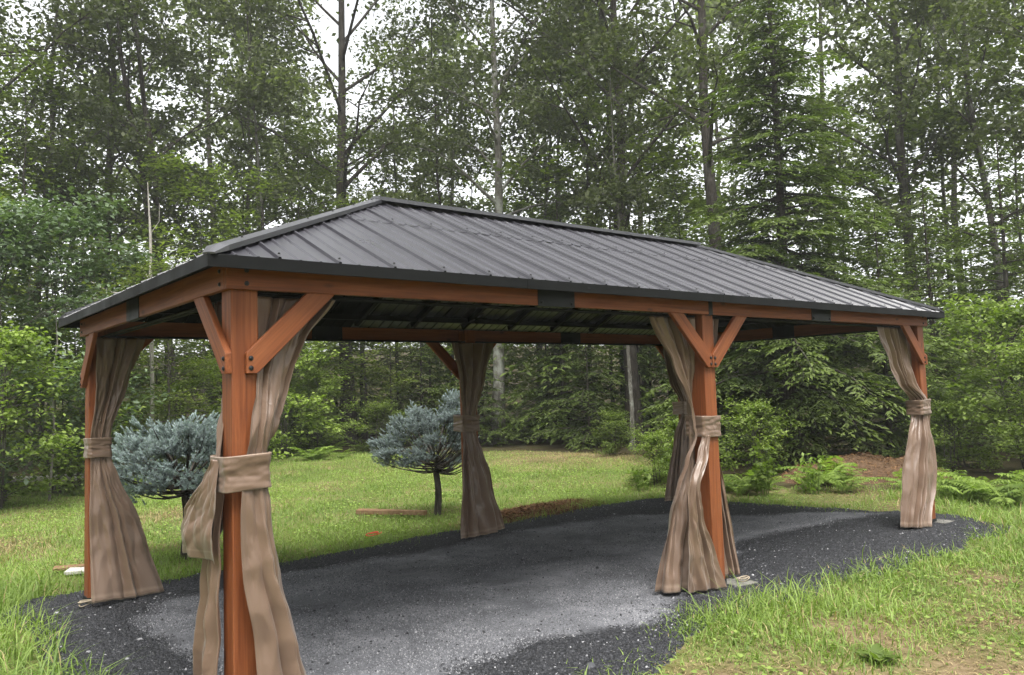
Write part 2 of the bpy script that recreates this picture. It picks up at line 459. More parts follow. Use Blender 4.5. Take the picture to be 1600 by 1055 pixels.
def ground_mesh():
    # flat round the gazebo, rising gently into the wood and level again far out
    rad = np.array([0, 12, 24, 30, 36, 44, 54, 68, 90, 140, 250, 500.0]); m = 72
    a = np.linspace(0, 2 * np.pi, m, endpoint=False)
    V = []
    for q in rad:
        rise = np.clip((q - 27) / 45, 0, 1); rise = rise * rise * (3 - 2 * rise) * 5.5
        k = np.clip(np.cos(a - (np.pi / 2 - .6839)) * 1.2 + .35, 0, 1)
        V.append(np.column_stack([2 + q * np.cos(a), 1 + q * np.sin(a), -.06 + rise * k + (q > 25) * .25 * np.sin(a * 9 + q)]))
    V = np.concatenate(V)
    i = np.arange(len(rad) - 1)[:, None] * m; j = np.arange(m)[None, :]
    Q = np.stack([i + j, i + m + j, i + m + (j + 1) % m, i + (j + 1) % m], -1).reshape(-1, 4)
    return np_mesh('ground', V, Q, None, None, MAT['forest_floor'], True)
gm = ground_mesh()
tag(link(bpy.data.objects.new('ground', gm)), 'brown leaf litter floor of the woods reaching to the horizon', 'ground', kind='structure')

STRAW_C = [((11.1, 9.4), 2.3), ((2.2, 7.6), .9), ((-.4, 6.8), .8)]
BARE_C = [((2.55, -1.55), .35), ((3.55, -1.35), .42), ((4.4, -1.55), .42), ((2.05, -1.15), .3), ((3.3, -2.0), .5), ((5.4, -1.3), .4), ((9.4, 1.6), .9), ((8.6, .9), .4)]
def bare_v(P):
    v = np.zeros(len(P))
    for (c, rad) in BARE_C:
        d = np.hypot(P[:, 0] - c[0], P[:, 1] - c[1]) + .2 * wnoise(P, 5, 7) + .14 * wnoise(P, 13, 17)
        v = np.maximum(v, .85 * np.clip(1.3 - d / rad, 0, 1))
    return v
def straw_v(P):
    v = np.clip(.5 * wnoise(P, 1.3, 25) + .35 * wnoise(P, 3.7, 30) - .25, 0, 1)
    for (c, rad) in STRAW_C:
        d = np.hypot((P[:, 0] - c[0]) / rad, (P[:, 1] - c[1]) / rad) + .2 * wnoise(P, 2, 11)
        v = np.maximum(v, np.clip(1.4 - d, 0, 1))
    return v
def lawn_z(P):
    return -0.03 + 0.018 * wnoise(P, 1.6, 3) + 0.012 * wnoise(P, 4.3, 9)
lm = sheet('lawn', -9, 12.5, -9, 17.5, 0.12, lawn_z, MAT['lawn'], LAWN, lambda P: np.maximum(bare_v(P), .6 * straw_v(P)), 0.1)
tag(link(bpy.data.objects.new('lawn', lm)), 'rough mown lawn with dry patches around the gravel pad', 'lawn', kind='structure')

def pad_d(P):
    return polydist(P, PAD) + 0.09 * wnoise(P, 2.6, 1) + 0.04 * wnoise(P, 9.0, 5)
def pad_z(P):
    d = pad_d(P)
    return np.clip(-d * 0.35, -0.07, 0.0) + 0.006 * wnoise(P, 3.0, 12) + 0.003 * wnoise(P, 14, 20)
def dust_v(P):
    d = polydist(P, DUST) + 0.12 * wnoise(P, 2.2, 15) + 0.06 * wnoise(P, 7, 22)
    return np.clip(0.5 - d / 0.36, 0, 1)
pm = sheet('gravel_pad', -1.2, 8.9, -2.2, 4.4, 0.045, pad_z, MAT['gravel'], PAD, dust_v, 0.22)
tag(link(bpy.data.objects.new('gravel_pad', pm)), 'dark crushed stone pad with pale packed dust down its middle', 'gravel pad', kind='structure')

def scatter_stones(n, seed):
    r = np.random.RandomState(seed)
    # denser near the photographer
    P = np.column_stack([r.uniform(-1.0, 8.6, n * 3), r.uniform(-1.6, 4.1, n * 3)])
    d = np.hypot(P[:, 0] + 1.36, P[:, 1] + 3.84)
    keep = (pad_d(P) < 0.08) & (r.rand(len(P)) < np.clip((5.2 / d) ** 2, 0, 1)) & (r.rand(len(P)) > 0.97 * np.clip(dust_v(P) * 1.5, 0, 1))
    P = P[keep][:n]
    z = pad_z(P)
    k = len(P)
    s = r.gamma(4, 0.0011, k) + 0.0025
    base = np.array([(1,0,-.4),(0,1,-.3),(-1,0,-.35),(0,-1,-.4),(.45,.35,.6),(-.4,-.3,.7)])
    T = np.array([(0,1,4),(1,2,4),(2,5,4),(2,3,5),(3,0,5),(0,4,5)])
    a = r.uniform(0, 6.28, k); ca, sa = np.cos(a), np.sin(a)
    B = base[None] * (1 + r.uniform(-.35, .35, (k, 6, 3)))
    B = B * np.stack([s * r.uniform(.9, 1.6, k), s, s * r.uniform(.6, 1.1, k)], 1)[:, None, :]
    V = np.stack([B[..., 0] * ca[:, None] - B[..., 1] * sa[:, None], B[..., 0] * sa[:, None] + B[..., 1] * ca[:, None], B[..., 2]], -1)
    V += np.column_stack([P, z + s * 0.15])[:, None, :]
    tint = np.where(r.rand(k) < 0.022, r.uniform(.9, 1, k), r.beta(2, 3, k) * 0.9)
    F = T[None] + (np.arange(k) * 6)[:, None, None]
    return np_mesh('crushed_stone', V.reshape(-1, 3), None, F.reshape(-1, 3), {'tint': np.repeat(tint, 6)}, MAT['stone'])
def scatter_grit(n, seed):
    r = np.random.RandomState(seed)
    P = np.column_stack([r.uniform(-.2, 8.0, n * 3), r.uniform(-.6, 3.3, n * 3)])
    d = np.hypot(P[:, 0] + 1.36, P[:, 1] + 3.84)
    P = P[(dust_v(P) > .25) & (r.rand(len(P)) < np.clip((5.5 / d) ** 2, 0, 1)) & (wnoise(P, 4.1, 13) + r.uniform(-.6, .6, len(P)) > -.3)][:n]
    k = len(P); s = r.gamma(3, .0009, k) + .0018
    base = np.array([(1, 0, -.3), (-.5, .87, -.3), (-.5, -.87, -.3), (0, 0, .9)])
    a = r.uniform(0, 6.28, k); ca, sa = np.cos(a)[:, None], np.sin(a)[:, None]
    B = base[None] * (1 + r.uniform(-.3, .3, (k, 4, 3))) * s[:, None, None]
    V = np.stack([B[..., 0] * ca - B[..., 1] * sa, B[..., 0] * sa + B[..., 1] * ca, B[..., 2]], -1) + np.column_stack([P, pad_z(P) + s * .2])[:, None, :]
    F = np.array([(0, 1, 3), (1, 2, 3), (2, 0, 3)])[None] + (np.arange(k) * 4)[:, None, None]
    return np_mesh('grit', V.reshape(-1, 3), None, F.reshape(-1, 3), {'tint': np.repeat(r.uniform(.8, .98, k), 4)}, MAT['stone'])
go = link(bpy.data.objects.new('grit', scatter_grit(70000, 14)))
tag(go, 'fine grey stone grit over the packed dust in the middle of the pad', 'grit', kind='stuff')
tag(link(bpy.data.objects.new('gravel', scatter_stones(80000, 4))), 'loose dark angular crushed stone lying over the pad', 'gravel', kind='stuff')

# ------------------------------------------------------------------ gazebo
Lg, Wg = 7.5628, 3.3549
HB, HT = 2.08, 2.212
PO, PS = 0.034, 0.135
OV, ZE, ZR = 0.1254, 2.217, 3.0572
RX0, RX1 = 1.7926, Lg - 1.7926

gaz = empty('gazebo', (0, 0, 0))
tag(gaz, 'long timber gazebo with six posts and dark ribbed metal hip roof on gravel', 'gazebo')

def wood_piece(name, length, y0, y1, z0, z1, mat4, bev=0.004, poly=None):
    """board with its length along local X"""
    bm = bmesh.new()
    if poly is None:
        box_bm(bm, 0, length, y0, y1, z0, z1, bev)
    else:
        lo = [bm.verts.new((p[0], y0, p[1])) for p in poly]; hi = [bm.verts.new((p[0], y1, p[1])) for p in poly]
        n = len(poly)
        bm.faces.new(lo[::-1]); bm.faces.new(hi)
        for i in range(n): bm.faces.new((lo[i], lo[(i + 1) % n], hi[(i + 1) % n], hi[i]))
        bmesh.ops.bevel(bm, geom=list(bm.edges), offset=0.003, segments=1, affect='EDGES')
    o = bpy.data.objects.new(name, bm_mesh(name, bm, MAT['wood']))
    link(o, gaz)
    o.matrix_local = mat4
    return o

bolt_me = None
def bolt(parent, loc, axis):
    """dome head on a washer; axis = outward direction in the parent's space"""
    global bolt_me
    if bolt_me is None:
        bm = bmesh.new()
        prof = [(0.0125, 0), (0.0125, 0.002), (0.0088, 0.0025), (0.0088, 0.006), (0.006, 0.0085), (0.0, 0.009)]
        rings = []
        for r_, h in prof:
            if r_ == 0: rings.append([bm.verts.new((0, 0, h))]); continue
            rings.append([bm.verts.new((r_ * math.cos(a * math.tau / 10), r_ * math.sin(a * math.tau / 10), h)) for a in range(10)])
        for A, B in zip(rings, rings[1:]):
            for i in range(10):
                if len(B) == 1: bm.faces.new((A[i], A[(i + 1) % 10], B[0]))
                else: bm.faces.new((A[i], A[(i + 1) % 10], B[(i + 1) % 10], B[i]))
        bolt_me = bm_mesh('bolt', bm, MAT['bolt'])
    o = bpy.data.objects.new('bolt', bolt_me)
    link(o, parent)
    q = Vector(axis).to_track_quat('Z', 'Y')
    o.matrix_local = Matrix.Translation(Vector(loc)) @ q.to_matrix().to_4x4()
    return o

# posts: local X points up
XM = Lg / 2 - PS / 2
post_xy = [(PO, PO), (XM, PO), (Lg - PO - PS, PO), (PO, Wg - PO - PS), (XM, Wg - PO - PS), (Lg - PO - PS, Wg - PO - PS)]
for (px, py) in post_xy:
    m4 = Matrix(((0, 0, -1, px + PS), (0, 1, 0, py), (1, 0, 0, 0.0), (0, 0, 0, 1)))
    p = wood_piece('post', HT - 0.01, 0, PS, 0, PS, m4, 0.007)
    # black shoe and flange at the foot
    bm = bmesh.new()
    box_bm(bm, -0.004, 0.035, -0.006, PS + 0.006, -0.006, PS + 0.006, 0.002)
    box_bm(bm, -0.012, -0.003, -0.045, PS + 0.045, -0.045, PS + 0.045, 0.002)
    b = link(bpy.data.objects.new('base_plate', bm_mesh('base_plate', bm, MAT['plate'])), p)

BT = 0.033   # thickness of beams and braces, outside the posts
def beam_x(x0, x1, front=True, b0=False, b1=False):
    y = 0.0 if front else Wg
    o = wood_piece('beam', x1 - x0, 0 if front else -BT, BT if front else 0, HB, HT, Matrix.Translation((x0, y, 0)))
    yo = -0.001 if front else 0.001
    for zz in (HB + 0.03, HB + 0.095):
        if b0: bolt(o, (0.10, yo, zz), (0, -1 if front else 1, 0))
        if b1: bolt(o, (x1 - x0 - 0.10, yo, zz), (0, -1 if front else 1, 0))
    return o
def beam_y(y0, y1, left=True, b0=False, b1=False):
    x = 0.0 if left else Lg
    m4 = Matrix(((0, -1, 0, x), (1, 0, 0, y0), (0, 0, 1, 0), (0, 0, 0, 1)))
    o = wood_piece('beam', y1 - y0, -BT if left else 0, 0 if left else BT, HB, HT, m4)
    for zz in (HB + 0.03, HB + 0.095):
        if b0: bolt(o, (0.055, 0.001 if left else -0.001, zz), (0, 1 if left else -1, 0))
        if b1: bolt(o, (y1 - y0 - 0.055, 0.001 if left else -0.001, zz), (0, 1 if left else -1, 0))
    return o
for fr in (True, False):
    beam_x(0.0, 2.04, fr, True, False)
    beam_x(2.044, 3.776, fr)
    beam_x(3.787, 5.52, fr)
    beam_x(5.524, Lg, fr, False, True)
for le in (True, False):
    beam_y(BT + 0.002, 1.72, le, True, False)
    beam_y(1.724, Wg - BT - 0.002, le, False, True)
def plate(x0, x1, y0, y1):
    bm = bmesh.new(); box_bm(bm, x0, x1, y0, y1, HB - 0.004, HT + 0.002, 0.0015)
    o = link(bpy.data.objects.new('joint_plate', bm_mesh('joint_plate', bm, MAT['plate'])), gaz)
    return o
for yo in (0.0, Wg):
    for (a, b_) in ((1.994, 2.316), (5.245, 5.574), (3.757, 3.805)):
        p = plate(a, b_, yo - 0.004 if yo == 0 else yo - BT - 0.003, yo + BT + 0.003 if yo == 0 else yo + 0.004)
        if b_ - a > 0.2:
            for xx in (a + 0.03, b_ - 0.03):
                bolt(p, (xx, yo - 0.005 if yo == 0 else yo - BT - 0.004, HB + 0.02), (0, -1, 0))
for xo in (0.0, Lg):
    plate(xo - 0.004 if xo == 0 else xo - BT - 0.003, xo + BT + 0.003 if xo == 0 else xo + 0.004, 1.571, 1.872)

# knee braces: outline in (along, z); built with local X along the board
def brace(org, ax, sgn_out):
    """org: xyz of the outline origin, ax: unit direction along the beam, sgn_out: outward normal"""
    pl = [(0.097, 1.667), (0.152, 1.667), (0.575, HB - 0.001), (0.418, HB - 0.001), (0.097, 1.768)]
    ang = math.atan2(HB - 1.667, 0.575 - 0.152)
    ca, sa = math.cos(ang), math.sin(ang)
    loc = [(p[0] * ca + p[1] * sa, -p[0] * sa + p[1] * ca) for p in pl]
    A = Vector(ax); U = Vector((0, 0, 1)); O = Vector(sgn_out)
    Xl = A * ca + U * sa
    Zl = -A * sa + U * ca
    Yl = Zl.cross(Xl)
    d = Yl.dot(O)
    y0, y1 = (-BT, 0) if d > 0 else (0, BT)
    m4 = Matrix(((Xl.x, Yl.x, Zl.x, org[0]), (Xl.y, Yl.y, Zl.y, org[1]), (Xl.z, Yl.z, Zl.z, org[2]), (0, 0, 0, 1)))
    o = wood_piece('brace', 0, y0, y1, 0, 0, m4, poly=loc)
    yo = 0.001 if d > 0 else -0.001
    for zz in (1.694, 1.742):
        p = (0.118, zz)
        bolt(o, (p[0] * ca + p[1] * sa, yo, -p[0] * sa + p[1] * ca), (0, 1 if d > 0 else -1, 0))
    return o
for yo, ny in ((0.0, -1), (Wg, 1)):
    brace((0.0, yo, 0), (1, 0, 0), (0, ny, 0))
    brace((Lg, yo, 0), (-1, 0, 0), (0, ny, 0))
    brace((Lg / 2 - 0.092, yo, 0), (1, 0, 0), (0, ny, 0))
    brace((Lg / 2 + 0.092, yo, 0), (-1, 0, 0), (0, ny, 0))
for xo, nx in ((0.0, -1), (Lg, 1)):
    brace((xo, -0.075, 0), (0, 1, 0), (nx, 0, 0))
    brace((xo, Wg + 0.075, 0), (0, -1, 0), (nx, 0, 0))

# roof slopes in (u along eave, v up the slope, n out)
PITCH = 0.325
def slope(org, eu, ev_h, run, ulen, apex0, apex1, rib0):
    """org: eave corner, eu: eave direction, ev_h: horizontal up-slope direction, run: horizontal run, apex0/1: u of the hip tops"""
    org = Vector(org); eu = Vector(eu)
    rise = ZR - ZE
    ev = (Vector(ev_h) * run + Vector((0, 0, rise)))
    vl = ev.length; ev.normalize()
    en = eu.cross(ev)
    if en.z < 0: en = -en
    v1 = vl * 0.63
    prof_r = [(0, 0.0), (0.005, 0.016), (0.017, 0.016), (0.023, 0.0)]
    def bay(u0, u1, va, vb, noff, bow):
        pts = [(u0 + a, h) for a, h in prof_r]
        for k in (1, 2):
            c = u0 + PITCH * k / 3 + 0.012
            pts += [(c - 0.014, 0), (c - 0.005, 0.010), (c + 0.005, 0.010), (c + 0.014, 0)]
        pts += [(u1 + 0.001, 0)]
        bm = bmesh.new()
        nv = 3
        g = []
        for j in range(nv):
            v = va + (vb - va) * (0, 0.10, 1)[j]
            row = []
            for (u, h) in pts:
                hh = h + noff
                if j == 0 and bow: hh += bow * math.sin(math.pi * min(max((u - u0) / PITCH, 0), 1)) ** 2
                row.append(bm.verts.new((u, v, hh)))
            g.append(row)
        for j in range(nv - 1):
            for i in range(len(pts) - 1):
                bm.faces.new((g[j][i], g[j][i + 1], g[j + 1][i + 1], g[j + 1][i]))
        # cut along the hips
        for side in (0, 1):
            if side == 0:
                d = Vector((apex0, vl, 0)); no = Vector((-d.y, d.x, 0)).normalized(); co = Vector((0, 0, 0))
            else:
                d = Vector((apex1 - ulen, vl, 0)); no = Vector((d.y, -d.x, 0)).normalized(); co = Vector((ulen, 0, 0))
            bmesh.ops.bisect_plane(bm, geom=list(bm.verts) + list(bm.edges) + list(bm.faces), plane_co=co, plane_no=no, clear_outer=True)
        if not bm.faces:
            bm.free(); return
        bmesh.ops.solidify(bm, geom=list(bm.faces), thickness=0.0015)
        for vtx in bm.verts:
            c = vtx.co
            vtx.co = org + eu * c.x + ev * c.y + en * c.z
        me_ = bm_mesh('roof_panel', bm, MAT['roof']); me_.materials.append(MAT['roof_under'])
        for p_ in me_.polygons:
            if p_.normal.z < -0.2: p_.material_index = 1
        o = bpy.data.objects.new('roof_panel', me_)
        link(o, gaz)
    rr = random.Random(int(ulen * 100) + int(org.x * 7))
    u = rib0
    while u > -PITCH: u -= PITCH
    while u < ulen:
        bay(max(u, -0.3), u + PITCH, 0.0, v1, 0.0, 0)
        bay(max(u, -0.3), u + PITCH, v1 - 0.03, vl, 0.0035, rr.choice((0.0, 0.0, 0.0015, 0.004)))
        # screws on the lap line and at the eave
        for vv, dz in ((v1 - 0.012, 0.030), (0.025, 0.024)):
            uu = u + 0.013
            lo_ = apex0 * vv / vl; hi_ = ulen - (ulen - apex1) * vv / vl
            if lo_ + 0.06 < uu < hi_ - 0.06:
                s = bolt(gaz, org + eu * uu + ev * vv + en * dz, en); s.name = 'screw'; s.scale = (0.62, 0.62, 0.9)
        u += PITCH
    return ev, en, vl
rib0 = (Lg / 2 + OV) % PITCH
LF = Lg + 2 * OV; WF = Wg + 2 * OV
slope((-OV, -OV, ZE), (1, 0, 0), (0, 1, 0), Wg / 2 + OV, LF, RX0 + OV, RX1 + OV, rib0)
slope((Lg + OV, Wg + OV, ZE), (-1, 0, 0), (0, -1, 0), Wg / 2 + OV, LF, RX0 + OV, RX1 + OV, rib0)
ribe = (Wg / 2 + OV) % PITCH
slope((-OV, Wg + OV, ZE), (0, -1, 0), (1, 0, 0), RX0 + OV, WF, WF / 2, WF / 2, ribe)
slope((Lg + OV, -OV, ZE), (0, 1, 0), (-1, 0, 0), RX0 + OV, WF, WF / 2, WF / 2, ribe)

def swept(name, A, B, prof, mat, parent=gaz, taper=None):
    """profile (side, up) swept from A to B, up kept near world z"""
    A = Vector(A); B = Vector(B); t = (B - A).normalized()
    s = t.cross(Vector((0, 0, 1))).normalized(); u = s.cross(t).normalized()
    bm = bmesh.new(); rows = []
    stations = [(A, 1.0), (B, 1.0)] if taper is None else [(A, 0.30), (A + (B - A) * taper, 1.0), (B, 1.0)]
    for P, k in stations:
        rows.append([bm.verts.new(P + s * a * (0.35 + 0.65 * k) + u * h * k) for a, h in prof])
    n = len(prof)
    for r0_, r1_ in zip(rows, rows[1:]):
        for i in range(n): bm.faces.new((r0_[i], r0_[(i + 1) % n], r1_[(i + 1) % n], r1_[i]))
    bm.faces.new(rows[0][::-1]); bm.faces.new(rows[-1])
    o = bpy.data.objects.new(name, bm_mesh(name, bm, mat))
    return link(o, parent)
capp = [(-0.07, -0.012), (-0.066, -0.012), (-0.062, 0.022), (0, 0.046), (0.062, 0.022), (0.066, -0.012), (0.07, -0.012), (0.070, 0.027), (0, 0.052), (-0.070, 0.027)]
capp = [(-0.056, 0.0), (0.056, 0.0), (0.056, 0.026), (0.0, 0.036), (-0.056, 0.026)]
ridge_a = (RX0, Wg / 2, ZR + 0.004); ridge_b = (RX1, Wg / 2, ZR + 0.004)
for (cx, cy, ap) in ((-OV, -OV, ridge_a), (-OV, Wg + OV, ridge_a), (Lg + OV, -OV, ridge_b), (Lg + OV, Wg + OV, ridge_b)):
    c = Vector((cx, cy, ZE + 0.002)); a = Vector(ap)
    o = swept('hip_cap', c, a, capp, MAT['cap'], taper=0.035)
    t = (a - c); s = t.normalized().cross(Vector((0, 0, 1))).normalized(); upn = s.cross(t.normalized())
    for k in range(6):
        for sg in (-1, 1):
            sc_ = bolt(o, c + t * ((k + 0.6) / 6.2) + s * (0.045 * sg) + upn * 0.040, upn); sc_.name = 'screw'; sc_.scale = (0.6, 0.6, 0.9)
swept('ridge_cap', (RX0 - 0.03, Wg / 2, ZR + 0.008), (RX1 + 0.03, Wg / 2, ZR + 0.008), [(-0.085, 0.0), (0.085, 0.0), (0.085, 0.03), (0.0, 0.048), (-0.085, 0.03)], MAT['cap'])
# fascia strips, in lengths with tight joints
def fascia(x0, x1, y0, y1):
    bm = bmesh.new(); box_bm(bm, x0, x1, y0, y1, ZE - 0.056, ZE + 0.006, 0.0015)
    return link(bpy.data.objects.new('fascia', bm_mesh('fascia', bm, MAT['trim'])), gaz)
for y0, y1 in ((-OV - 0.006, -OV + 0.004), (Wg + OV - 0.004, Wg + OV + 0.006)):
    xs = [-OV - 0.006, 1.8, 3.78, 5.7, Lg + OV + 0.006]
    for a, b_ in zip(xs, xs[1:]): fascia(a, b_ - 0.003, y0, y1)
for x0, x1 in ((-OV - 0.006, -OV + 0.004), (Lg + OV - 0.004, Lg + OV + 0.006)):
    ys = [-OV + 0.005, 1.72, Wg + OV - 0.005]
    for a, b_ in zip(ys, ys[1:]): fascia(x0, x1, a, b_ - 0.003)
# steel frame under the sheets
tube = [(-0.022, -0.062), (0.022, -0.062), (0.022, -0.010), (-0.022, -0.010)]
btube = [(-0.03, -0.09), (0.03, -0.09), (0.03, -0.010), (-0.03, -0.010)]
for (cx, cy, ap) in ((0.02, 0.02, (RX0, Wg / 2, ZR)), (0.02, Wg - 0.02, (RX0, Wg / 2, ZR)), (Lg - 0.02, 0.02, (RX1, Wg / 2, ZR)), (Lg - 0.02, Wg - 0.02, (RX1, Wg / 2, ZR))):
    swept('hip_rafter', (cx, cy, ZE + 0.055), ap, btube, MAT['steel'])
swept('ridge_beam', (RX0, Wg / 2, ZR - 0.012), (RX1, Wg / 2, ZR - 0.012), btube, MAT['steel'])
zs = lambda y: ZE + (ZR - ZE) * (y + OV) / (Wg / 2 + OV)
for k in range(7):
    xx = RX0 + 0.02 + (RX1 - RX0 - 0.04) * k / 6
    for sgn in (0, 1):
        ya = 0.02 if sgn == 0 else Wg - 0.02
        swept('rafter', (xx, ya, zs(0.02) - 0.004), (xx, Wg / 2 - (0.03 if sgn == 0 else -0.03), ZR - 0.016), tube, MAT['steel'])
for frac in (0.15, 0.63):
    y = -OV + (Wg / 2 + OV) * frac
    z = ZE + (ZR - ZE) * frac - 0.004
    xi = -OV + (RX0 + OV) * frac
    swept('purlin', (xi, y, z), (Lg - xi, y, z), tube, MAT['steel'])
    swept('purlin', (xi, Wg - y, z), (Lg - xi, Wg - y, z), tube, MAT['steel'])
    swept('purlin', (xi, y, z), (xi, Wg - y, z), tube, MAT['steel'])
    swept('purlin', (Lg - xi, y, z), (Lg - xi, Wg - y, z), tube, MAT['steel'])
rail = [(0.008 * math.cos(a * math.tau / 8), 0.008 * math.sin(a * math.tau / 8)) for a in range(8)]
for yy in (0.11, Wg - 0.11, 0.16, Wg - 0.16): swept('curtain_rail', (0.05, yy, 2.072), (Lg - 0.05, yy, 2.072), rail, MAT['steel'])
for xx in (0.11, Lg - 0.11, 0.16, Lg - 0.16): swept('curtain_rail', (xx, 0.05, 2.064), (xx, Wg - 0.05, 2.064), rail, MAT['steel'])

# ------------------------------------------------------------------ curtains
def resample(pl, m):
    pl = np.asarray(pl, float)
    d = np.concatenate([[0], np.cumsum(np.linalg.norm(np.diff(pl, axis=0), axis=1))])
    if len(pl) > 2:      # soften the corners
        t = np.linspace(0, d[-1], 200)
        q = np.column_stack([np.interp(t, d, pl[:, k]) for k in (0, 1)])
        ker = np.ones(41) / 41
        qp = np.vstack([np.repeat(q[:1], 20, 0), q, np.repeat(q[-1:], 20, 0)])
        q = np.column_stack([np.convolve(qp[:, k], ker, 'valid') for k in (0, 1)])
        q[0], q[-1] = pl[0], pl[-1]
        d = np.concatenate([[0], np.cumsum(np.linalg.norm(np.diff(q, axis=0), axis=1))])
        pl = q
    s = np.linspace(0, d[-1], m)
    return np.column_stack([np.interp(s, d, pl[:, k]) for k in (0, 1)])

def catmull(zk, Y, z):
    """monotone-ish interpolation of keyed rows"""
    out = np.empty((len(z),) + Y.shape[1:])
    m = np.gradient(Y, zk, axis=0)
    for i, t in enumerate(z):
        k = int(np.clip(np.searchsorted(zk, t) - 1, 0, len(zk) - 2))
        h = zk[k + 1] - zk[k]; s = (t - zk[k]) / h
        h00 = 2*s**3 - 3*s**2 + 1; h10 = s**3 - 2*s**2 + s; h01 = -2*s**3 + 3*s**2; h11 = s**3 - s**2
        out[i] = h00 * Y[k] + h10 * h * m[k] * 0.6 + h01 * Y[k + 1] + h11 * h * m[k + 1] * 0.6
    return out

def cloth_surface(keys, nf, seed, m=150, rows=110, hem=True, crump=0.19):
    keys = sorted(keys, key=lambda k: k[0])
    r = np.random.RandomState(seed)
    zk = np.array([k[0] for k in keys]); Y = np.array([resample(k[1], m) for k in keys]); A = np.array([k[2] for k in keys])
    z = np.linspace(zk[0], zk[-1], rows)
    XY = catmull(zk, Y, z); amp = np.interp(z, zk, A)
    tg = np.gradient(XY, axis=1); tg /= np.linalg.norm(tg, axis=2)[..., None] + 1e-9
    nr = np.stack([tg[..., 1], -tg[..., 0]], -1)
    u = np.linspace(0, 1, m)[None, :]; zz = z[:, None]
    ph = r.uniform(0, 6.28, 6)
    warp = u + 0.085 * np.sin(2 * np.pi * u * 1.4 + ph[0]) + 0.03 * np.sin(2 * np.pi * u * 3.3 + ph[1] + zz * 0.8) + 0.02 * np.sin(zz * 2.1 + ph[4])
    th = 2 * np.pi * nf * warp + ph[2]
    tri = lambda x: (2 / np.pi) * np.arcsin(0.985 * np.sin(x))
    f = 1.25 * tri(th + 0.6 * np.sin(th + 0.7)) * (0.75 + 0.35 * np.sin(2 * np.pi * u * 2.3 + ph[3] + zz * 1.2))
    f = f + 0.28 * tri(1.63 * th + ph[5] + 1.1 * zz) * (0.5 + 0.5 * np.sin(zz * 3 + ph[1]))
    disp = amp[:, None] * f
    # slack wrinkles
    w = 0
    for i in range(5):
        a1, a2, p0 = r.uniform(5, 26), r.uniform(4, 15), r.uniform(0, 6.28)
        w = w + np.sin(u * a1 + zz * a2 * (1 if i % 2 else -1) + p0 + 1.5 * np.sin(zz * 4 + p0 + u * 5)) / (1 + 0.3 * i)
    for i in range(9):      # sharp tension creases, each in its own patch
        cu, cz = r.uniform(.05, .95), r.uniform(zk[0] + .05, zk[-1] - .05)
        an = r.uniform(-1.1, 1.1); L1 = r.uniform(.10, .30); W1 = r.uniform(.012, .03)
        du = (u - cu) * .5; dz = zz - cz
        al = du * math.sin(an) + dz * math.cos(an); ac = du * math.cos(an) - dz * math.sin(an)
        disp = disp + r.uniform(.004, .009) * np.exp(-(al / L1) ** 2) * np.exp(-np.abs(ac / W1) ** 1.2) * r.choice((-1, 1))
    # crumple: flat facets between sharp little ridges
    wid = 0.55
    hgt = zk[-1] - zk[0]
    npt = int(26 + 34 * hgt)
    pu, pz = r.uniform(0, wid, npt), r.uniform(zk[0], zk[-1], npt)
    F1 = np.full(disp.shape, 9.0)
    for a_, b_ in zip(pu, pz):
        F1 = np.minimum(F1, np.hypot((u * wid - a_) * 1.35, (zz - b_) * 0.75))
    disp = disp + crump * (F1 - F1.mean())
    disp = disp + 0.0008 * w + 0.006 * np.maximum(0, np.sin(u * 9 + zz * 7 + ph[3]) * np.sin(zz * 5 + ph[2])) ** 3
    XY = XY + nr * disp[..., None]
    Z = np.repeat(zz, m, 1) + 0.004 * np.sin(th) * (zz < zk[0] + 0.3) + 0.012 * np.sin(u * 3 + ph[0]) * (1 - (zz - zk[0]) / (zk[-1] - zk[0])) ** 2
    V = np.concatenate([XY, Z[..., None]], -1).reshape(-1, 3)
    i = np.arange(rows - 1)[:, None] * m + np.arange(m - 1)[None, :]
    Q = np.stack([i, i + 1, i + m + 1, i + m], -1).reshape(-1, 4)
    dist = (zz - zk[0]) + 0 * u
    tint = np.where(dist < 0.008, 0.7, np.where((dist > 0.040) & (dist < 0.048), 0.22, 0.0)) if hem else 0 * dist
    ed = np.minimum(u, 1 - u) + 0 * zz
    tint = np.maximum(tint, np.where((ed > 0.03) & (ed < 0.037), 0.05, 0.0))
    return V, Q, tint.ravel()

def cloth_obj(name, keys, nf, seed, parent=None, m=150, rows=96, hem=True):
    V, Q, t = cloth_surface(keys, nf, seed, m, rows, hem)
    me = np_mesh(name, V, Q, None, {'tint': t}, MAT['cloth'], True)
    o = bpy.data.objects.new(name, me)
    link(o, parent)
    sm = o.modifiers.new('thickness', 'SOLIDIFY'); sm.thickness = 0.0014; sm.offset = 0
    return o

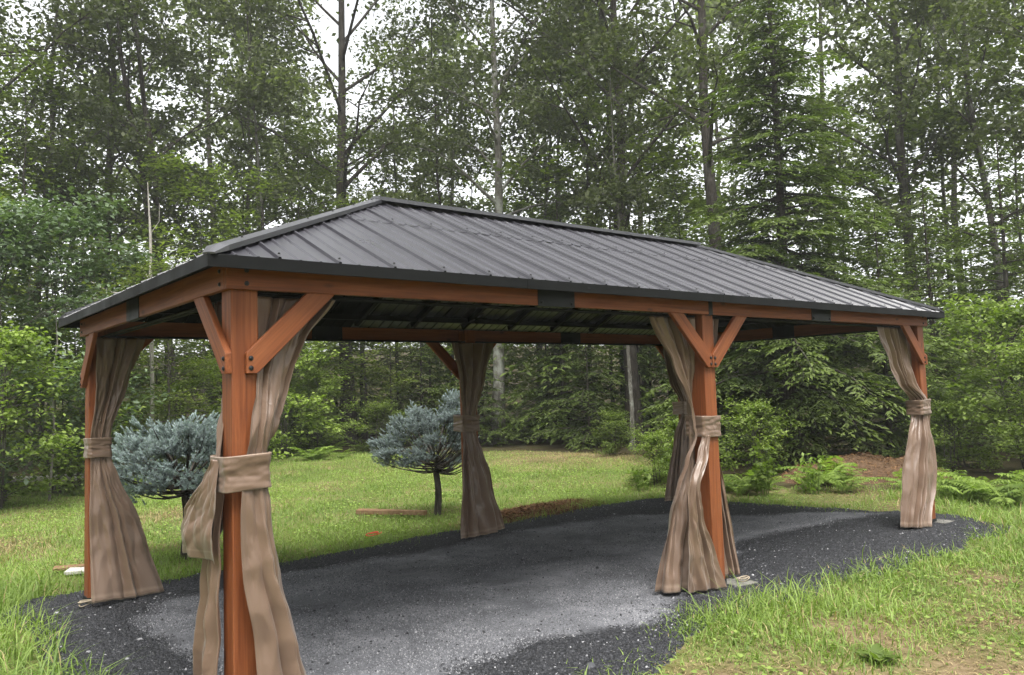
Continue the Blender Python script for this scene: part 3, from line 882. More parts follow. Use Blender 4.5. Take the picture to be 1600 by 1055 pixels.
def band_obj(parent, x0, x1, y0, y1, z0, z1, seed, rad=0.03):
    r = np.random.RandomState(seed)
    m, rows = 160, 26
    cs = [(x1 - rad, y1 - rad, 0), (x0 + rad, y1 - rad, 90), (x0 + rad, y0 + rad, 180), (x1 - rad, y0 + rad, 270)]
    pl = []
    for cx, cy, a0 in cs:
        for k in range(7):
            a = R(a0 + 15 * k); pl.append((cx + rad * math.cos(a), cy + rad * math.sin(a)))
    pl.append(pl[0]); pl = np.array(pl)
    d = np.concatenate([[0], np.cumsum(np.linalg.norm(np.diff(pl, axis=0), axis=1))])
    s = np.linspace(0, d[-1], m)
    XY = np.column_stack([np.interp(s, d, pl[:, k]) for k in (0, 1)])
    tg = np.gradient(XY, axis=0); tg /= np.linalg.norm(tg, axis=1)[:, None] + 1e-9
    nr = np.column_stack([tg[:, 1], -tg[:, 0]])
    v = np.linspace(0, 1, rows)
    S, Vv = np.meshgrid(s, v)
    w = 0
    for i in range(6):
        f1, f2, p0 = r.uniform(8, 40), r.uniform(6, 22), r.uniform(0, 6.28)
        w = w + np.sin(S * f1 * 0.6 + Vv * f2 * (1 if i % 2 else -1) + p0 + 1.2 * np.sin(S * 9 + p0)) / (1 + 0.25 * i)
    env = np.sin(np.pi * Vv) ** 0.6
    pts = [(r.uniform(0, d[-1]), r.uniform(0, 1)) for _ in range(46)]
    F1 = np.full(S.shape, 9.0)
    for a_, b_ in pts: F1 = np.minimum(F1, np.hypot((S - a_) * 0.7, (Vv - b_) * (z1 - z0) * 1.7))
    disp = (0.0022 * np.abs(w) + 0.16 * (F1 - F1.mean()) - 0.007 * np.sin(np.pi * Vv)) * env
    PX = XY[None, :, :] + nr[None] * disp[..., None]
    PX[:, -1] = PX[:, 0]
    Z = z0 + (z1 - z0) * Vv + 0.005 * np.sin(S * 8 + seed)
    V = np.concatenate([PX, Z[..., None]], -1).reshape(-1, 3)
    i = np.arange(rows - 1)[:, None] * m + np.arange(m - 1)[None, :]
    Q = np.stack([i, i + 1, i + m + 1, i + m], -1).reshape(-1, 4)
    t = np.where((Vv < 0.03) | (Vv > 0.97), 0.45, 0.0).ravel()
    me = np_mesh('tie_band', V, Q, None, {'tint': t}, MAT['cloth'], True)
    o = bpy.data.objects.new('tie_band', me); link(o, parent)
    sm = o.modifiers.new('thickness', 'SOLIDIFY'); sm.thickness = 0.002; sm.offset = 0.5
    return o

CG = 'tan curtains tied back to the gazebo posts'
c = tag(cloth_obj('curtain', [
    (2.06, [(.185,.115),(.62,.115)], .026), (1.85, [(.18,.09),(.45,.11)], .028), (1.62, [(.15,.02),(.25,.06),(.37,.13)], .019),
    (1.36, [(.10,-.01),(.2,.01),(.275,.13)], .013), (1.27, [(.085,.0),(.19,.01),(.225,.1),(.205,.18)], .006), (1.11, [(.06,.0),(.19,.0),(.22,.1),(.205,.19)], .006),
    (1.0, [(.05,-.015),(.19,-.025),(.24,.1),(.21,.2)], .012), (.72, [(.055,-.03),(.19,-.06),(.28,.1),(.25,.25)], .022), (.4, [(.11,-.035),(.24,-.09),(.34,.06),(.3,.28)], .032), (.02, [(.14,-.03),(.3,-.1),(.44,.05),(.36,.3)], .04)],
    3.2, 3, rows=130), 'tan curtain tied round the nearest post, on its front beam side', 'curtain', CG)
band_obj(c, -.020, .215, -.024, .205, 1.105, 1.275, 2)
c = tag(cloth_obj('curtain', [
    (2.06, [(.115,.185),(.115,.5)], .025), (1.7, [(.10,.18),(.115,.38)], .022), (1.27, [(.0,.14),(.02,.20),(.10,.215)], .006), (1.10, [(.0,.13),(.02,.20),(.10,.215)], .006),
    (.8, [(.0,.11),(-.01,.25),(.05,.36)], .018), (.4, [(-.01,.11),(-.03,.26),(.03,.43)], .028), (.02, [(-.02,.10),(-.05,.30),(.02,.54)], .034)],
    3.2, 8), 'tan curtain with a short loose flap, on the end side of the nearest post', 'curtain', CG)
cloth_obj('loose_flap', [
    (1.255, [(-.028,.07),(-.028,.16)], .004), (1.15, [(-.035,.05),(-.05,.15),(-.02,.28)], .010), (.97, [(-.045,.05),(-.085,.28),(-.03,.52)], .012), (.86, [(-.045,.05),(-.10,.33),(-.03,.60)], .010), (.765, [(-.04,.06),(-.08,.35),(-.03,.63)], .008)],
    3, 21, c, 110, 60)
# front middle post
c = tag(cloth_obj('curtain', [
    (2.06, [(3.2,.115),(3.68,.115)], .026), (1.7, [(3.44,.11),(3.69,.12)], .022), (1.30, [(3.625,.09),(3.66,.16),(3.70,.19)], .008), (1.12, [(3.625,.08),(3.66,.16),(3.70,.19)], .008),
    (.95, [(3.54,.10),(3.62,.14),(3.70,.18)], .02), (.6, [(3.36,.13),(3.5,.10),(3.68,.12)], .032), (.02, [(3.2,.18),(3.26,.05),(3.5,.10),(3.69,.08)], .04)],
    4, 5), 'tan curtain bunched behind the flap at the front middle post', 'curtain', CG)
band_obj(c, 3.645, 3.870, .014, .200, 1.135, 1.295, 6, .02)
cloth_obj('front_flap', [
    (1.15, [(3.645,.03),(3.70,.01)], .006), (1.02, [(3.54,-.0),(3.66,-.005)], .010), (.8, [(3.39,-.025),(3.50,-.03)], .014), (.55, [(3.35,-.03),(3.52,-.035)], .018),
    (.25, [(3.32,-.03),(3.64,-.045)], .018), (.015, [(3.31,-.03),(3.715,-.05)], .016)], 2.2, 12, c, 110, 90)
c = tag(cloth_obj('curtain', [
    (2.06, [(3.87,.115),(4.0,.115)], .02), (1.7, [(3.866,.11),(3.97,.13)], .016), (1.30, [(3.84,.185),(3.865,.12),(3.862,.08)], .004), (1.12, [(3.84,.185),(3.865,.12),(3.862,.08)], .004),
    (.75, [(3.80,.22),(3.93,.16),(3.98,.10)], .016), (.3, [(3.80,.24),(3.96,.14),(4.05,.09)], .024), (.02, [(3.80,.25),(3.98,.12),(4.07,.08)], .028)],
    4, 15), 'tan curtain showing as a thin strip behind the front middle post', 'curtain', CG)
# front far post
c = tag(cloth_obj('curtain', [
    (2.06, [(6.62,.115),(7.36,.115)], .028), (1.75, [(6.80,.11),(7.38,.11)], .028), (1.47, [(6.99,.11),(7.2,.08),(7.40,.06)], .022), (1.29, [(7.31,.12),(7.38,.02),(7.49,.01)], .008), (1.13, [(7.31,.12),(7.38,.02),(7.49,.01)], .008),
    (.9, [(7.14,.11),(7.3,-.01),(7.49,-.005)], .020), (.43, [(6.92,.1),(7.15,-.02),(7.42,-.01)], .030), (.015, [(6.80,.08),(6.98,-.03),(7.17,-.03)], .028)],
    5.5, 31), 'tan pleated curtain at the far front corner post, beside the hemlocks', 'curtain', CG)
band_obj(c, 7.31, 7.545, .0, .185, 1.14, 1.295, 9)
# rear row
c = tag(cloth_obj('curtain', [
    (2.06, [(.06,3.10),(.2,3.13),(.45,3.20)], .028), (1.68, [(.07,3.12),(.16,3.16),(.32,3.21)], .022), (1.27, [(.045,3.165),(.10,3.15),(.19,3.165)], .007), (1.11, [(.045,3.165),(.10,3.15),(.19,3.165)], .007),
    (.95, [(.045,3.15),(.12,3.11),(.24,3.15)], .014), (.6, [(.035,3.12),(.2,3.06),(.40,3.13)], .022), (.02, [(.03,3.03),(.25,2.98),(.56,3.12)], .026)],
    3, 41), 'tan curtain flaring wide at the rear corner post beside the larger blue spruce', 'curtain', CG)
band_obj(c, .022, .20, 3.135, 3.335, 1.11, 1.265, 11)
c = tag(cloth_obj('curtain', [
    (2.06, [(3.5,3.17),(3.8,3.13),(4.08,3.18)], .024), (1.62, [(3.58,3.13),(3.92,3.13)], .020), (1.28, [(3.625,3.16),(3.72,3.15),(3.81,3.16)], .007), (1.11, [(3.625,3.16),(3.72,3.15),(3.81,3.16)], .007),
    (.9, [(3.60,3.14),(3.74,3.12),(3.87,3.15)], .014), (.5, [(3.56,3.12),(3.8,3.07),(3.99,3.14)], .024), (.02, [(3.51,3.09),(3.86,3.0),(4.13,3.13)], .032)],
    3.3, 52), 'dark shaded curtain at the rear middle post beside the smaller spruce', 'curtain', CG)
band_obj(c, 3.615, 3.855, 3.14, 3.335, 1.11, 1.285, 13)
c = tag(cloth_obj('curtain', [
    (2.06, [(6.98,3.20),(7.36,3.14),(7.42,3.02),(7.44,2.8)], .026), (1.6, [(7.08,3.21),(7.36,3.14),(7.44,2.98)], .022), (1.29, [(7.28,3.19),(7.38,3.14),(7.50,3.15)], .007), (1.13, [(7.28,3.19),(7.38,3.14),(7.50,3.15)], .007),
    (.9, [(7.16,3.2),(7.36,3.10),(7.50,3.10)], .016), (.02, [(6.88,3.2),(7.15,3.0),(7.45,2.92)], .034)],
    6, 61), 'brown curtain at the rear far corner post, partly hidden by the front middle post', 'curtain', CG)
band_obj(c, 7.27, 7.545, 3.13, 3.335, 1.125, 1.295, 17)

# ------------------------------------------------------------------ foliage makers
def rdir(r, n):
    v = r.normal(size=(n, 3)); return v / (np.linalg.norm(v, axis=1)[:, None] + 1e-9)

def leaf_quads(C, size, r, upb=0.55, asp=0.55, outward=None, droop=0.25):
    """one rhombic leaf per centre"""
    n = len(C)
    s = size * r.uniform(0.65, 1.35, n)
    nn = rdir(r, n) * (1 - upb); nn[:, 2] += upb; nn /= np.linalg.norm(nn, axis=1)[:, None] + 1e-9
    d = rdir(r, n)
    if outward is not None: d = d + outward * 0.9
    d[:, 2] -= droop
    d -= nn * (d * nn).sum(1)[:, None]; d /= np.linalg.norm(d, axis=1)[:, None] + 1e-9
    sd_ = np.cross(nn, d)
    a = s[:, None]
    V = np.stack([C - d * a * 0.5, C + sd_ * a * asp * 0.5 + d * a * 0.05 + nn * a * 0.06, C + d * a * 0.5 - nn * a * 0.10, C - sd_ * a * asp * 0.5 + d * a * 0.05 + nn * a * 0.06], 1)
    Q = np.arange(4 * n).reshape(n, 4)
    return V.reshape(-1, 3), Q

def make_broadleaf(seed, H, cb, Rc, r0, nb, leaf, npc, clump, lean=0.0, fork=0, up0=34, up1=74, upb=0.5, wob=0.55, sides=8, sec=4):
    """returns (wood Acc, leaves Acc) of one tree with its base at the origin"""
    r = np.random.RandomState(seed)
    W_, Lf = Acc(), Acc()
    stems = 1 + fork
    cl = []
    for st in range(stems):
        k = 12
        t = np.linspace(0, 1, k)
        la = r.uniform(0, 6.28)
        ln = lean + (r.uniform(.10, .2) if fork else 0) * (1 if st % 2 else -1)
        base_az = r.uniform(0, 6.28) if not fork else 0.6 + st * 3.1
        px = np.cumsum(r.normal(0, wob * H / 160, k)); py = np.cumsum(r.normal(0, wob * H / 160, k))
        P = np.column_stack([px - px[0] + ln * H * t ** 0.9 * math.cos(base_az) + 0.12 * st, py - py[0] + ln * H * t ** 0.9 * math.sin(base_az), t * H - 0.08])
        rr = r0 * (0.8 if fork else 1) * (1 - 0.86 * t ** 0.85); rr[0] *= 1.35
        V, Q = tube_np(P, rr, sides); W_.add(V, Q)
        nbs = nb // stems
        for i in range(nbs):
            f = (i + r.uniform(0.1, 0.9)) / nbs
            tt = cb + (0.99 - cb) * f
            s = np.array([np.interp(tt, t, P[:, q]) for q in range(3)])
            rad = np.interp(tt, t, rr)
            prof = (math.sin(math.pi * min(max(0.16 + 0.80 * f, 0), 1)) ** 0.7)
            ln_ = Rc * prof * r.uniform(0.65, 1.2)
            az = i * 2.399 + r.uniform(-.5, .5); el = R(up0 + (up1 - up0) * f + r.uniform(-14, 14))
            kk = 6; q = np.linspace(0, 1, kk)
            dh = np.array([math.cos(az), math.sin(az)])
            B = np.column_stack([s[0] + dh[0] * ln_ * q * math.cos(el) + np.cumsum(r.normal(0, .035 * ln_, kk)) * q, s[1] + dh[1] * ln_ * q * math.cos(el) + np.cumsum(r.normal(0, .035 * ln_, kk)) * q,
                                 s[2] + ln_ * (q * math.sin(el) - 0.10 * q ** 2) + np.cumsum(r.normal(0, .02 * ln_, kk)) * q])
            br = max(rad * 0.5, 0.012) * (1 - 0.85 * q)
            V, Q = tube_np(B, br, 5); W_.add(V, Q)
            for j in range(sec):
                u = r.uniform(0.3, 1.0)
                s2 = np.array([np.interp(u, q, B[:, w]) for w in range(3)])
                l2 = ln_ * r.uniform(0.25, 0.5)
                a2 = az + r.choice((-1, 1)) * r.uniform(0.4, 1.3)
                e2 = el * 0.5 + r.uniform(-.35, .45)
                q2 = np.linspace(0, 1, 4)
                D = np.column_stack([s2[0] + math.cos(a2) * math.cos(e2) * l2 * q2, s2[1] + math.sin(a2) * math.cos(e2) * l2 * q2, s2[2] + math.sin(e2) * l2 * q2 - 0.08 * l2 * q2 ** 2])
                V, Q = tube_np(D, np.interp(u, q, br) * 0.6 * (1 - 0.8 * q2) + 0.003, 4); W_.add(V, Q)
                for uu in ((0.35, 0.7, 1.0) if leaf < .13 else (.5, 1.0)):
                    c = np.array([np.interp(uu, q2, D[:, w]) for w in range(3)])
                    cl.append((c + r.normal(0, clump * 0.35, 3), np.array([math.cos(a2), math.sin(a2), 0.0])))
            cl.append((B[-1], np.array([dh[0], dh[1], 0])))
    Cc = np.array([c for c, _ in cl]); Oc = np.array([o for _, o in cl])
    n = len(Cc)
    cnt = r.poisson(npc, n) * (r.rand(n) > 0.06)
    idx = np.repeat(np.arange(n), cnt)
    off = r.normal(size=(len(idx), 3)) * np.array([clump, clump, clump * 0.42])
    off *= r.uniform(.5, 1.1, n)[idx][:, None]
    C = Cc[idx] + off
    V, Q = leaf_quads(C, leaf, r, upb, 0.58, Oc[idx])
    ct = r.beta(2, 2, n)
    hz = np.clip(off[:, 2] / (clump * 0.5), -1, 1) * 0.12
    tint = np.clip(ct[idx] * 0.6 + r.uniform(-.15, .35, len(idx)) + hz, 0, 1)
    Lf.add(V, Q, None, np.repeat(tint, 4))
    return W_, Lf

def make_hemlock(seed, H, Rb, r0, nbough, card=0.16, dens=1.0, cb=0.04, taper=0.85):
    r = np.random.RandomState(seed)
    W_, Lf = Acc(), Acc()
    t = np.linspace(0, 1, 10)
    P = np.column_stack([np.cumsum(r.normal(0, .012 * H / 10, 10)), np.cumsum(r.normal(0, .012 * H / 10, 10)), t * H - .06])
    V, Q = tube_np(P, r0 * (1 - 0.93 * t), 8); W_.add(V, Q)
    Cs, Ds, Ts = [], [], []
    for i in range(nbough):
        f = ((i + r.rand()) / nbough)
        tt = cb + (0.985 - cb) * f
        s = np.array([np.interp(tt, t, P[:, q]) for q in range(3)])
        ln = Rb * ((1 - tt) ** taper * 0.95 + 0.05) * r.uniform(0.6, 1.18)
        az = i * 2.399 + r.uniform(-.4, .4); el = R(18 - 12 * (1 - f) + r.uniform(-10, 12))
        q = np.linspace(0, 1, 7)
        h = np.array([math.cos(az), math.sin(az), 0]); sd_ = np.array([-h[1], h[0], 0])
        z = ln * (q * math.sin(el) - 0.34 * q ** 2.2)
        B = s + np.outer(ln * q * math.cos(el), h) + np.column_stack([0 * q, 0 * q, z]) + np.outer(np.cumsum(r.normal(0, .015 * ln, 7)), sd_)
        V, Q = tube_np(B, np.maximum(0.045 * (ln / 3) * (1 - q), 0.004), 4); W_.add(V, Q)
        ntw = max(4, int(ln * 9 * dens))
        bt = r.beta(2, 2)
        for j in range(ntw):
            u = 0.12 + 0.88 * (j + r.rand()) / ntw
            c0 = np.array([np.interp(u, q, B[:, w]) for w in range(3)])
            side = 1 if j % 2 else -1
            tl = ln * 0.30 * (1.12 - u) ** 0.6 * r.uniform(.6, 1.2) + 0.10
            d = h * r.uniform(.5, .9) + sd_ * side * r.uniform(.5, 1.0); d[2] = r.uniform(-.25, .12); d /= np.linalg.norm(d)
            m = max(3, int(tl / (card * 0.30)))
            x = (np.arange(m) + r.rand(m)) / m
            pts = c0 + np.outer(x * tl, d) + np.column_stack([0 * x, 0 * x, -0.22 * tl * x ** 2])
            # alternating sprigs
            pr = np.cross(d, [0, 0, 1.0]); sg = np.where(np.arange(m) % 2, 1, -1)[:, None]
            sp = d * 0.75 + pr * sg * r.uniform(.3, .9, (m, 1)); sp[:, 2] += r.uniform(-.35, .05, m)
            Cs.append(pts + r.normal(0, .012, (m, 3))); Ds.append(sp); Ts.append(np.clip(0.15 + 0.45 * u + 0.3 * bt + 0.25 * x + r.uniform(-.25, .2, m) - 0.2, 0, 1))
    C = np.concatenate(Cs); D = np.concatenate(Ds); T = np.concatenate(Ts)
    D /= np.linalg.norm(D, axis=1)[:, None]
    n = len(C)
    nn = np.column_stack([r.normal(0, .35, n), r.normal(0, .35, n), np.ones(n)]); nn -= D * (nn * D).sum(1)[:, None]; nn /= np.linalg.norm(nn, axis=1)[:, None]
    S = np.cross(nn, D); a = (card * r.uniform(.6, 1.25, n))[:, None]
    V = np.stack([C - D * a * .2, C + D * a * .35 + S * a * .15, C + D * a * .8 - nn * a * .16, C + D * a * .35 - S * a * .15], 1).reshape(-1, 3)
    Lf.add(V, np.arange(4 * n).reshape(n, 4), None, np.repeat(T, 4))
    return W_, Lf

def make_fern(seed, nfr=10, ln=0.7):
    r = np.random.RandomState(seed)
    A = Acc()
    for i in range(nfr):
        az = i * 2.399 + r.uniform(-.4, .4); L_ = ln * r.uniform(.65, 1.15); el = r.uniform(.7, 1.25)
        h = np.array([math.cos(az), math.sin(az), 0]); sd_ = np.array([-h[1], h[0], 0])
        q = np.linspace(0, 1, 8)
        P = np.outer(L_ * (q * math.cos(el) + 0.28 * q ** 2), h) + np.column_stack([0 * q, 0 * q, L_ * (q * math.sin(el) - 0.50 * q ** 2)])
        V, Q = tube_np(P, 0.004 * (1 - .8 * q), 3); A.add(V, Q, None, np.full(len(V), .4))
        m = 17; tt = r.uniform(.2, .8)
        for j in range(m):
            u = 0.14 + 0.86 * j / m
            c = np.array([np.interp(u, q, P[:, w]) for w in range(3)])
            w = L_ * 0.21 * math.sin(math.pi * (0.12 + 0.86 * u)) ** 0.8
            for sg in (-1, 1):
                d = sd_ * sg + h * 0.45 + np.array([0, 0, r.uniform(-.28, .05)]); d /= np.linalg.norm(d)
                wd = h * L_ * 0.028
                V = np.array([c - wd, c + d * w * .55 + wd * .9, c + d * w - np.array([0, 0, .02]), c + d * w * .55 - wd * .9 + np.array([0, 0, .006])])
                A.add(V, [(0, 1, 2, 3)], None, np.full(4, np.clip(tt + r.uniform(-.2, .3), 0, 1)))
    return A

def make_weed(seed, H=0.5, n=7, leaf=0.10):
    """upright leafy stems"""
    r = np.random.RandomState(seed)
    A = Acc()
    for i in range(n):
        az = r.uniform(0, 6.28); L_ = H * r.uniform(.6, 1.15); tl = r.uniform(.05, .35)
        q = np.linspace(0, 1, 5); o = r.normal(0, .06, 2)
        P = np.column_stack([o[0] + math.cos(az) * tl * L_ * q ** 1.5, o[1] + math.sin(az) * tl * L_ * q ** 1.5, L_ * q])
        V, Q = tube_np(P, 0.005 * (1 - .7 * q), 3); A.add(V, Q, None, np.full(len(V), .4))
        m = int(9 + L_ * 14)
        u = r.uniform(.2, 1, m); C = np.column_stack([np.interp(u, q, P[:, k]) for k in range(3)]) + r.normal(0, leaf * .45, (m, 3)) * [1, 1, .4]
        ow = C - np.column_stack([np.interp(u, q, P[:, k]) for k in range(3)]); ow /= np.linalg.norm(ow, axis=1)[:, None] + 1e-6
        V, Q = leaf_quads(C, leaf, r, .5, .5, ow, .3)
        A.add(V, Q, None, np.repeat(np.clip(r.uniform(.2, .9, m), 0, 1), 4))
    return A

def tree_object(name, wood_me, crown_me, loc, rz, s, label, cat, group, squash=1.0, trunk_name='trunk', crown_name='crown'):
    o = empty(name, loc, rz, s)
    o.scale = (s, s, s * squash)
    tag(o, label, cat, group)
    if wood_me is not None: link(bpy.data.objects.new(trunk_name, wood_me), o)
    link(bpy.data.objects.new(crown_name, crown_me), o)
    return o

SRC = {}     # kept arrays, so the far wood can reuse them
def variant(key, gen, bark, leafm):
    w, l = gen
    SRC[key] = (w, l)
    return w.mesh('trunk', MAT[bark], True), l.mesh('crown', MAT[leafm])

OAK = [variant('oak%d' % i, make_broadleaf(100 + i, h, cb, rc, r0, nb, lf, npc, cl, lean=le), bk, 'oak') for i, (h, cb, rc, r0, nb, lf, npc, cl, le, bk) in enumerate([
    (19, .24, 5.6, .22, 25, .15, 78, .46, 0.0, 'bark_dark'),
    (17, .28, 4.6, .17, 21, .145, 70, .44, 0.03, 'bark'),
    (20, .34, 5.2, .21, 22, .15, 76, .46, 0.02, 'bark_dark'),
    (16, .22, 4.2, .12, 19, .14, 62, .42, 0.05, 'bark')])]
FORK = variant('fork', make_broadleaf(120, 18, .28, 4.0, .17, 30, .145, 64, .44, fork=1), 'bark_dark', 'oak')
LEAN = variant('lean', make_broadleaf(121, 19, .34, 4.6, .20, 23, .15, 70, .46, lean=0.0), 'bark_pale', 'oak')
SLIM = [variant('slim%d' % i, make_broadleaf(130 + i, 15, .45, 2.2, .085, 20, .15, 22, .36, lean=le), bk, 'oak') for i, (le, bk) in enumerate([(0.02, 'bark_dark'), (0.09, 'bark'), (0.0, 'bark_pale')])]
MAPLE = [variant('maple%d' % i, make_broadleaf(140 + i, h, .22, rc, .06, nb, .125, 20, .34, up0=8, up1=50, upb=.72), 'bark', 'maple') for i, (h, rc, nb) in enumerate([(7.5, 2.4, 26), (6.0, 2.2, 24), (9.5, 2.6, 30)])]
BUSH = [variant('bush%d' % i, make_broadleaf(150 + i, h, .06, rc, .03, nb, lf, npc, cl, up0=15, up1=60, upb=.6, fork=2), 'bark', mt) for i, (h, rc, nb, lf, npc, cl, mt) in enumerate([
    (2.6, 1.2, 27, .085, 16, .17, 'shrub'), (1.5, .9, 24, .07, 14, .13, 'shrub'), (4.6, 1.7, 36, .10, 18, .22, 'grey_leaf'), (3.2, 1.5, 30, .11, 14, .2, 'shrub')])]
HEM = [variant('hem%d' % i, make_hemlock(160 + i, h, rb, r0, nb, cd, dn, cb, tp), 'bark_dark', 'hemlock') for i, (h, rb, r0, nb, cd, dn, cb, tp) in enumerate([
    (10.5, 3.3, .16, 230, .15, 1.25, .04, .75), (6.0, 2.0, .08, 95, .13, 1.1, .04, .8), (3.6, 1.7, .05, 60, .12, 1.2, .03, .7)])]
FERN = [make_fern(170 + i, 9 + i, l).mesh('fronds', MAT['fern']) for i, l in enumerate((.75, .6, .9))]
WEED = [make_weed(180 + i, h, n, lf).mesh('leaves', MAT['fern']) for i, (h, n, lf) in enumerate(((.45, 8, .09), (.3, 7, .07), (.7, 10, .10)))]

rnd = random.Random(12)
def place(name, var, xy, s, label, cat, group, rz=None, squash=1.0, z=-0.05):
    return tree_object(name, var[0], var[1], (xy[0], xy[1], z), rnd.uniform(0, 6.28) if rz is None else rz, s, label, cat, group, squash)

TG = 'tall trees at the edge of the wood'
place('oak_tree', OAK[0], (10.5, 19.0), 1.12, 'tall thick trunked oak rising straight behind the near end of the roof ridge', 'tree', TG)
place('oak_tree', FORK, (5.6, 19.1), 1.0, 'twin trunked tree whose two stems part low down behind the dead white snag', 'tree', TG, rz=5.3)
place('oak_tree', OAK[1], (4.1, 22.9), 1.1, 'straight tree with dark trunk above the rear corner of the gazebo eave', 'tree', TG)
place('oak_tree', OAK[3], (2.3, 22.0), 1.05, 'tall tree with arching limbs at the picture\'s upper left corner', 'tree', TG)
place('oak_tree', OAK[2], (0.2, 19.5), 1.0, 'leafy tree standing at the very left edge of the wood', 'tree', TG)
place('oak_tree', LEAN, (13.3, 15.0), 1.0, 'pale lichened trunk seen just past the rear middle curtain', 'tree', TG, rz=0.4)
place('oak_tree', SLIM[0], (14.3, 18.5), 1.1, 'slim dark tree just left of the pale lichened trunk', 'tree', TG)
place('oak_tree', SLIM[1], (16.6, 17.0), 1.1, 'slim leaning tree rising over the middle of the roof ridge', 'tree', TG, rz=5.6)
place('oak_tree', SLIM[0], (13.9, 21.5), 1.0, 'thin tree behind the smaller blue spruce', 'tree', TG)
place('oak_tree', OAK[0], (15.2, 11.3), 1.0, 'thick dark trunk behind the rear far curtain', 'tree', TG, rz=2.0)
place('oak_tree', OAK[2], (14.5, 7.6), 0.95, 'big pale patched trunk behind the front middle post', 'tree', TG, rz=3.9)
place('oak_tree', OAK[1], (21.5, 6.3), 1.15, 'tall narrow trunk right of the big hemlock', 'tree', TG, rz=1.1)
place('oak_tree', SLIM[2], (24.3, 6.4), 1.1, 'slim pale tree beyond the far end of the roof', 'tree', TG)
place('oak_tree', OAK[3], (21.1, 3.8), 1.05, 'tree with long bare limb at the right edge of the picture', 'tree', TG, rz=0.2)
place('oak_tree', OAK[1], (19.0, 1.6), .95, 'broad tree leaning in from beyond the right edge', 'tree', TG, rz=4.0)
place('oak_tree', OAK[2], (18.2, 14.2), 1.05, 'tall oak standing deeper in the wood behind the roof ridge\'s far end', 'tree', TG)
place('oak_tree', SLIM[0], (17.7, 15.7), 1.0, 'thin dark trunk midway between the rear middle and rear far curtains', 'tree', TG)
place('oak_tree', SLIM[2], (13.6, 9.9), .72, 'pale thin birch like sapling beside the rear far curtain', 'tree', TG)
place('oak_tree', OAK[3], (8.6, 22.6), 1.05, 'oak deeper in the wood between the twin trunks and the thick straight oak', 'tree', TG)
place('oak_tree', SLIM[1], (7.9, 18.6), 1.0, 'slim tree left of the thick straight oak', 'tree', TG)

MG = 'bright young maples under the tall trees'
for i, (xy, s, k, lab) in enumerate([
    ((3.9, 14.6), .72, 1, 'bright green young maple seen between the rear corner curtain and the nearest post'),
    ((5.6, 17.6), 1.0, 0, 'light green maple below the dead white snag'),
    ((1.8, 18.6), 1.05, 2, 'yellow green maple above the left end of the eave'),
    ((8.6, 18.4), 1.0, 2, 'maple filling the gap above the near hip of the roof'),
    ((12.0, 20.6), 1.1, 2, 'maple showing just over the near end of the ridge'),
    ((16.0, 19.8), 1.15, 2, 'maple in the pale gap above the middle of the ridge'),
    ((18.9, 12.4), 1.1, 0, 'maple between the thick dark trunk and the big hemlock'),
    ((22.6, 9.0), 1.1, 2, 'sunlit maple far right behind the big hemlock\'s lower boughs'),
    ((24.2, 4.4), 1.2, 2, 'yellowish maple beyond the far corner of the roof'),
    ((19.5, 5.0), .8, 1, 'young maple right of the big hemlock'),
    ((10.9, 17.0), .7, 1, 'low maple left of the smaller spruce under the roof'),
    ((-0.4, 15.6), .9, 0, 'maple at the left edge of the picture'),
]):
    place('maple_tree', MAPLE[k], xy, s, lab, 'tree', MG)

HG = 'hemlocks along the edge of the lawn'
for i, (xy, s, k, sq, lab) in enumerate([
    ((12.9, 5.0), 1.0, 0, 1.0, 'largest hemlock with feathery drooping boughs, behind the far half of the roof'),
    ((14.0, 3.6), .92, 1, .9, 'hemlock between the front middle post and the far front curtain'),
    ((15.6, 3.4), .95, 1, 1.0, 'hemlock directly behind the far front corner post'),
    ((17.6, 2.6), 1.1, 1, 1.05, 'hemlock at the right edge beyond the ferns'),
    ((12.4, 6.6), .9, 2, 1.0, 'low hemlock at the foot of the big pale patched trunk'),
    ((14.4, 13.2), 1.2, 2, .9, 'low hemlock right of the pale lichened trunk'),
    ((13.4, 11.2), 1.0, 2, 1.0, 'low hemlock left of the rear far curtain at the lawn edge'),
    ((12.3, 14.6), .95, 2, .9, 'low hemlock behind the rear middle curtain'),
    ((16.2, 15.0), 1.0, 1, .9, 'hemlock in the dark wood between the two rear curtains'),
    ((11.6, 16.4), .8, 1, .9, 'hemlock behind the smaller blue spruce'),
    ((8.4, 17.4), .8, 2, 1.0, 'low hemlock beside the thick straight oak'),
    ((16.9, 8.0), 1.15, 1, 1.0, 'hemlock in the shade behind the big pale patched trunk'),
]):
    place('hemlock', HEM[k], xy, s, lab, 'tree', HG, squash=sq)

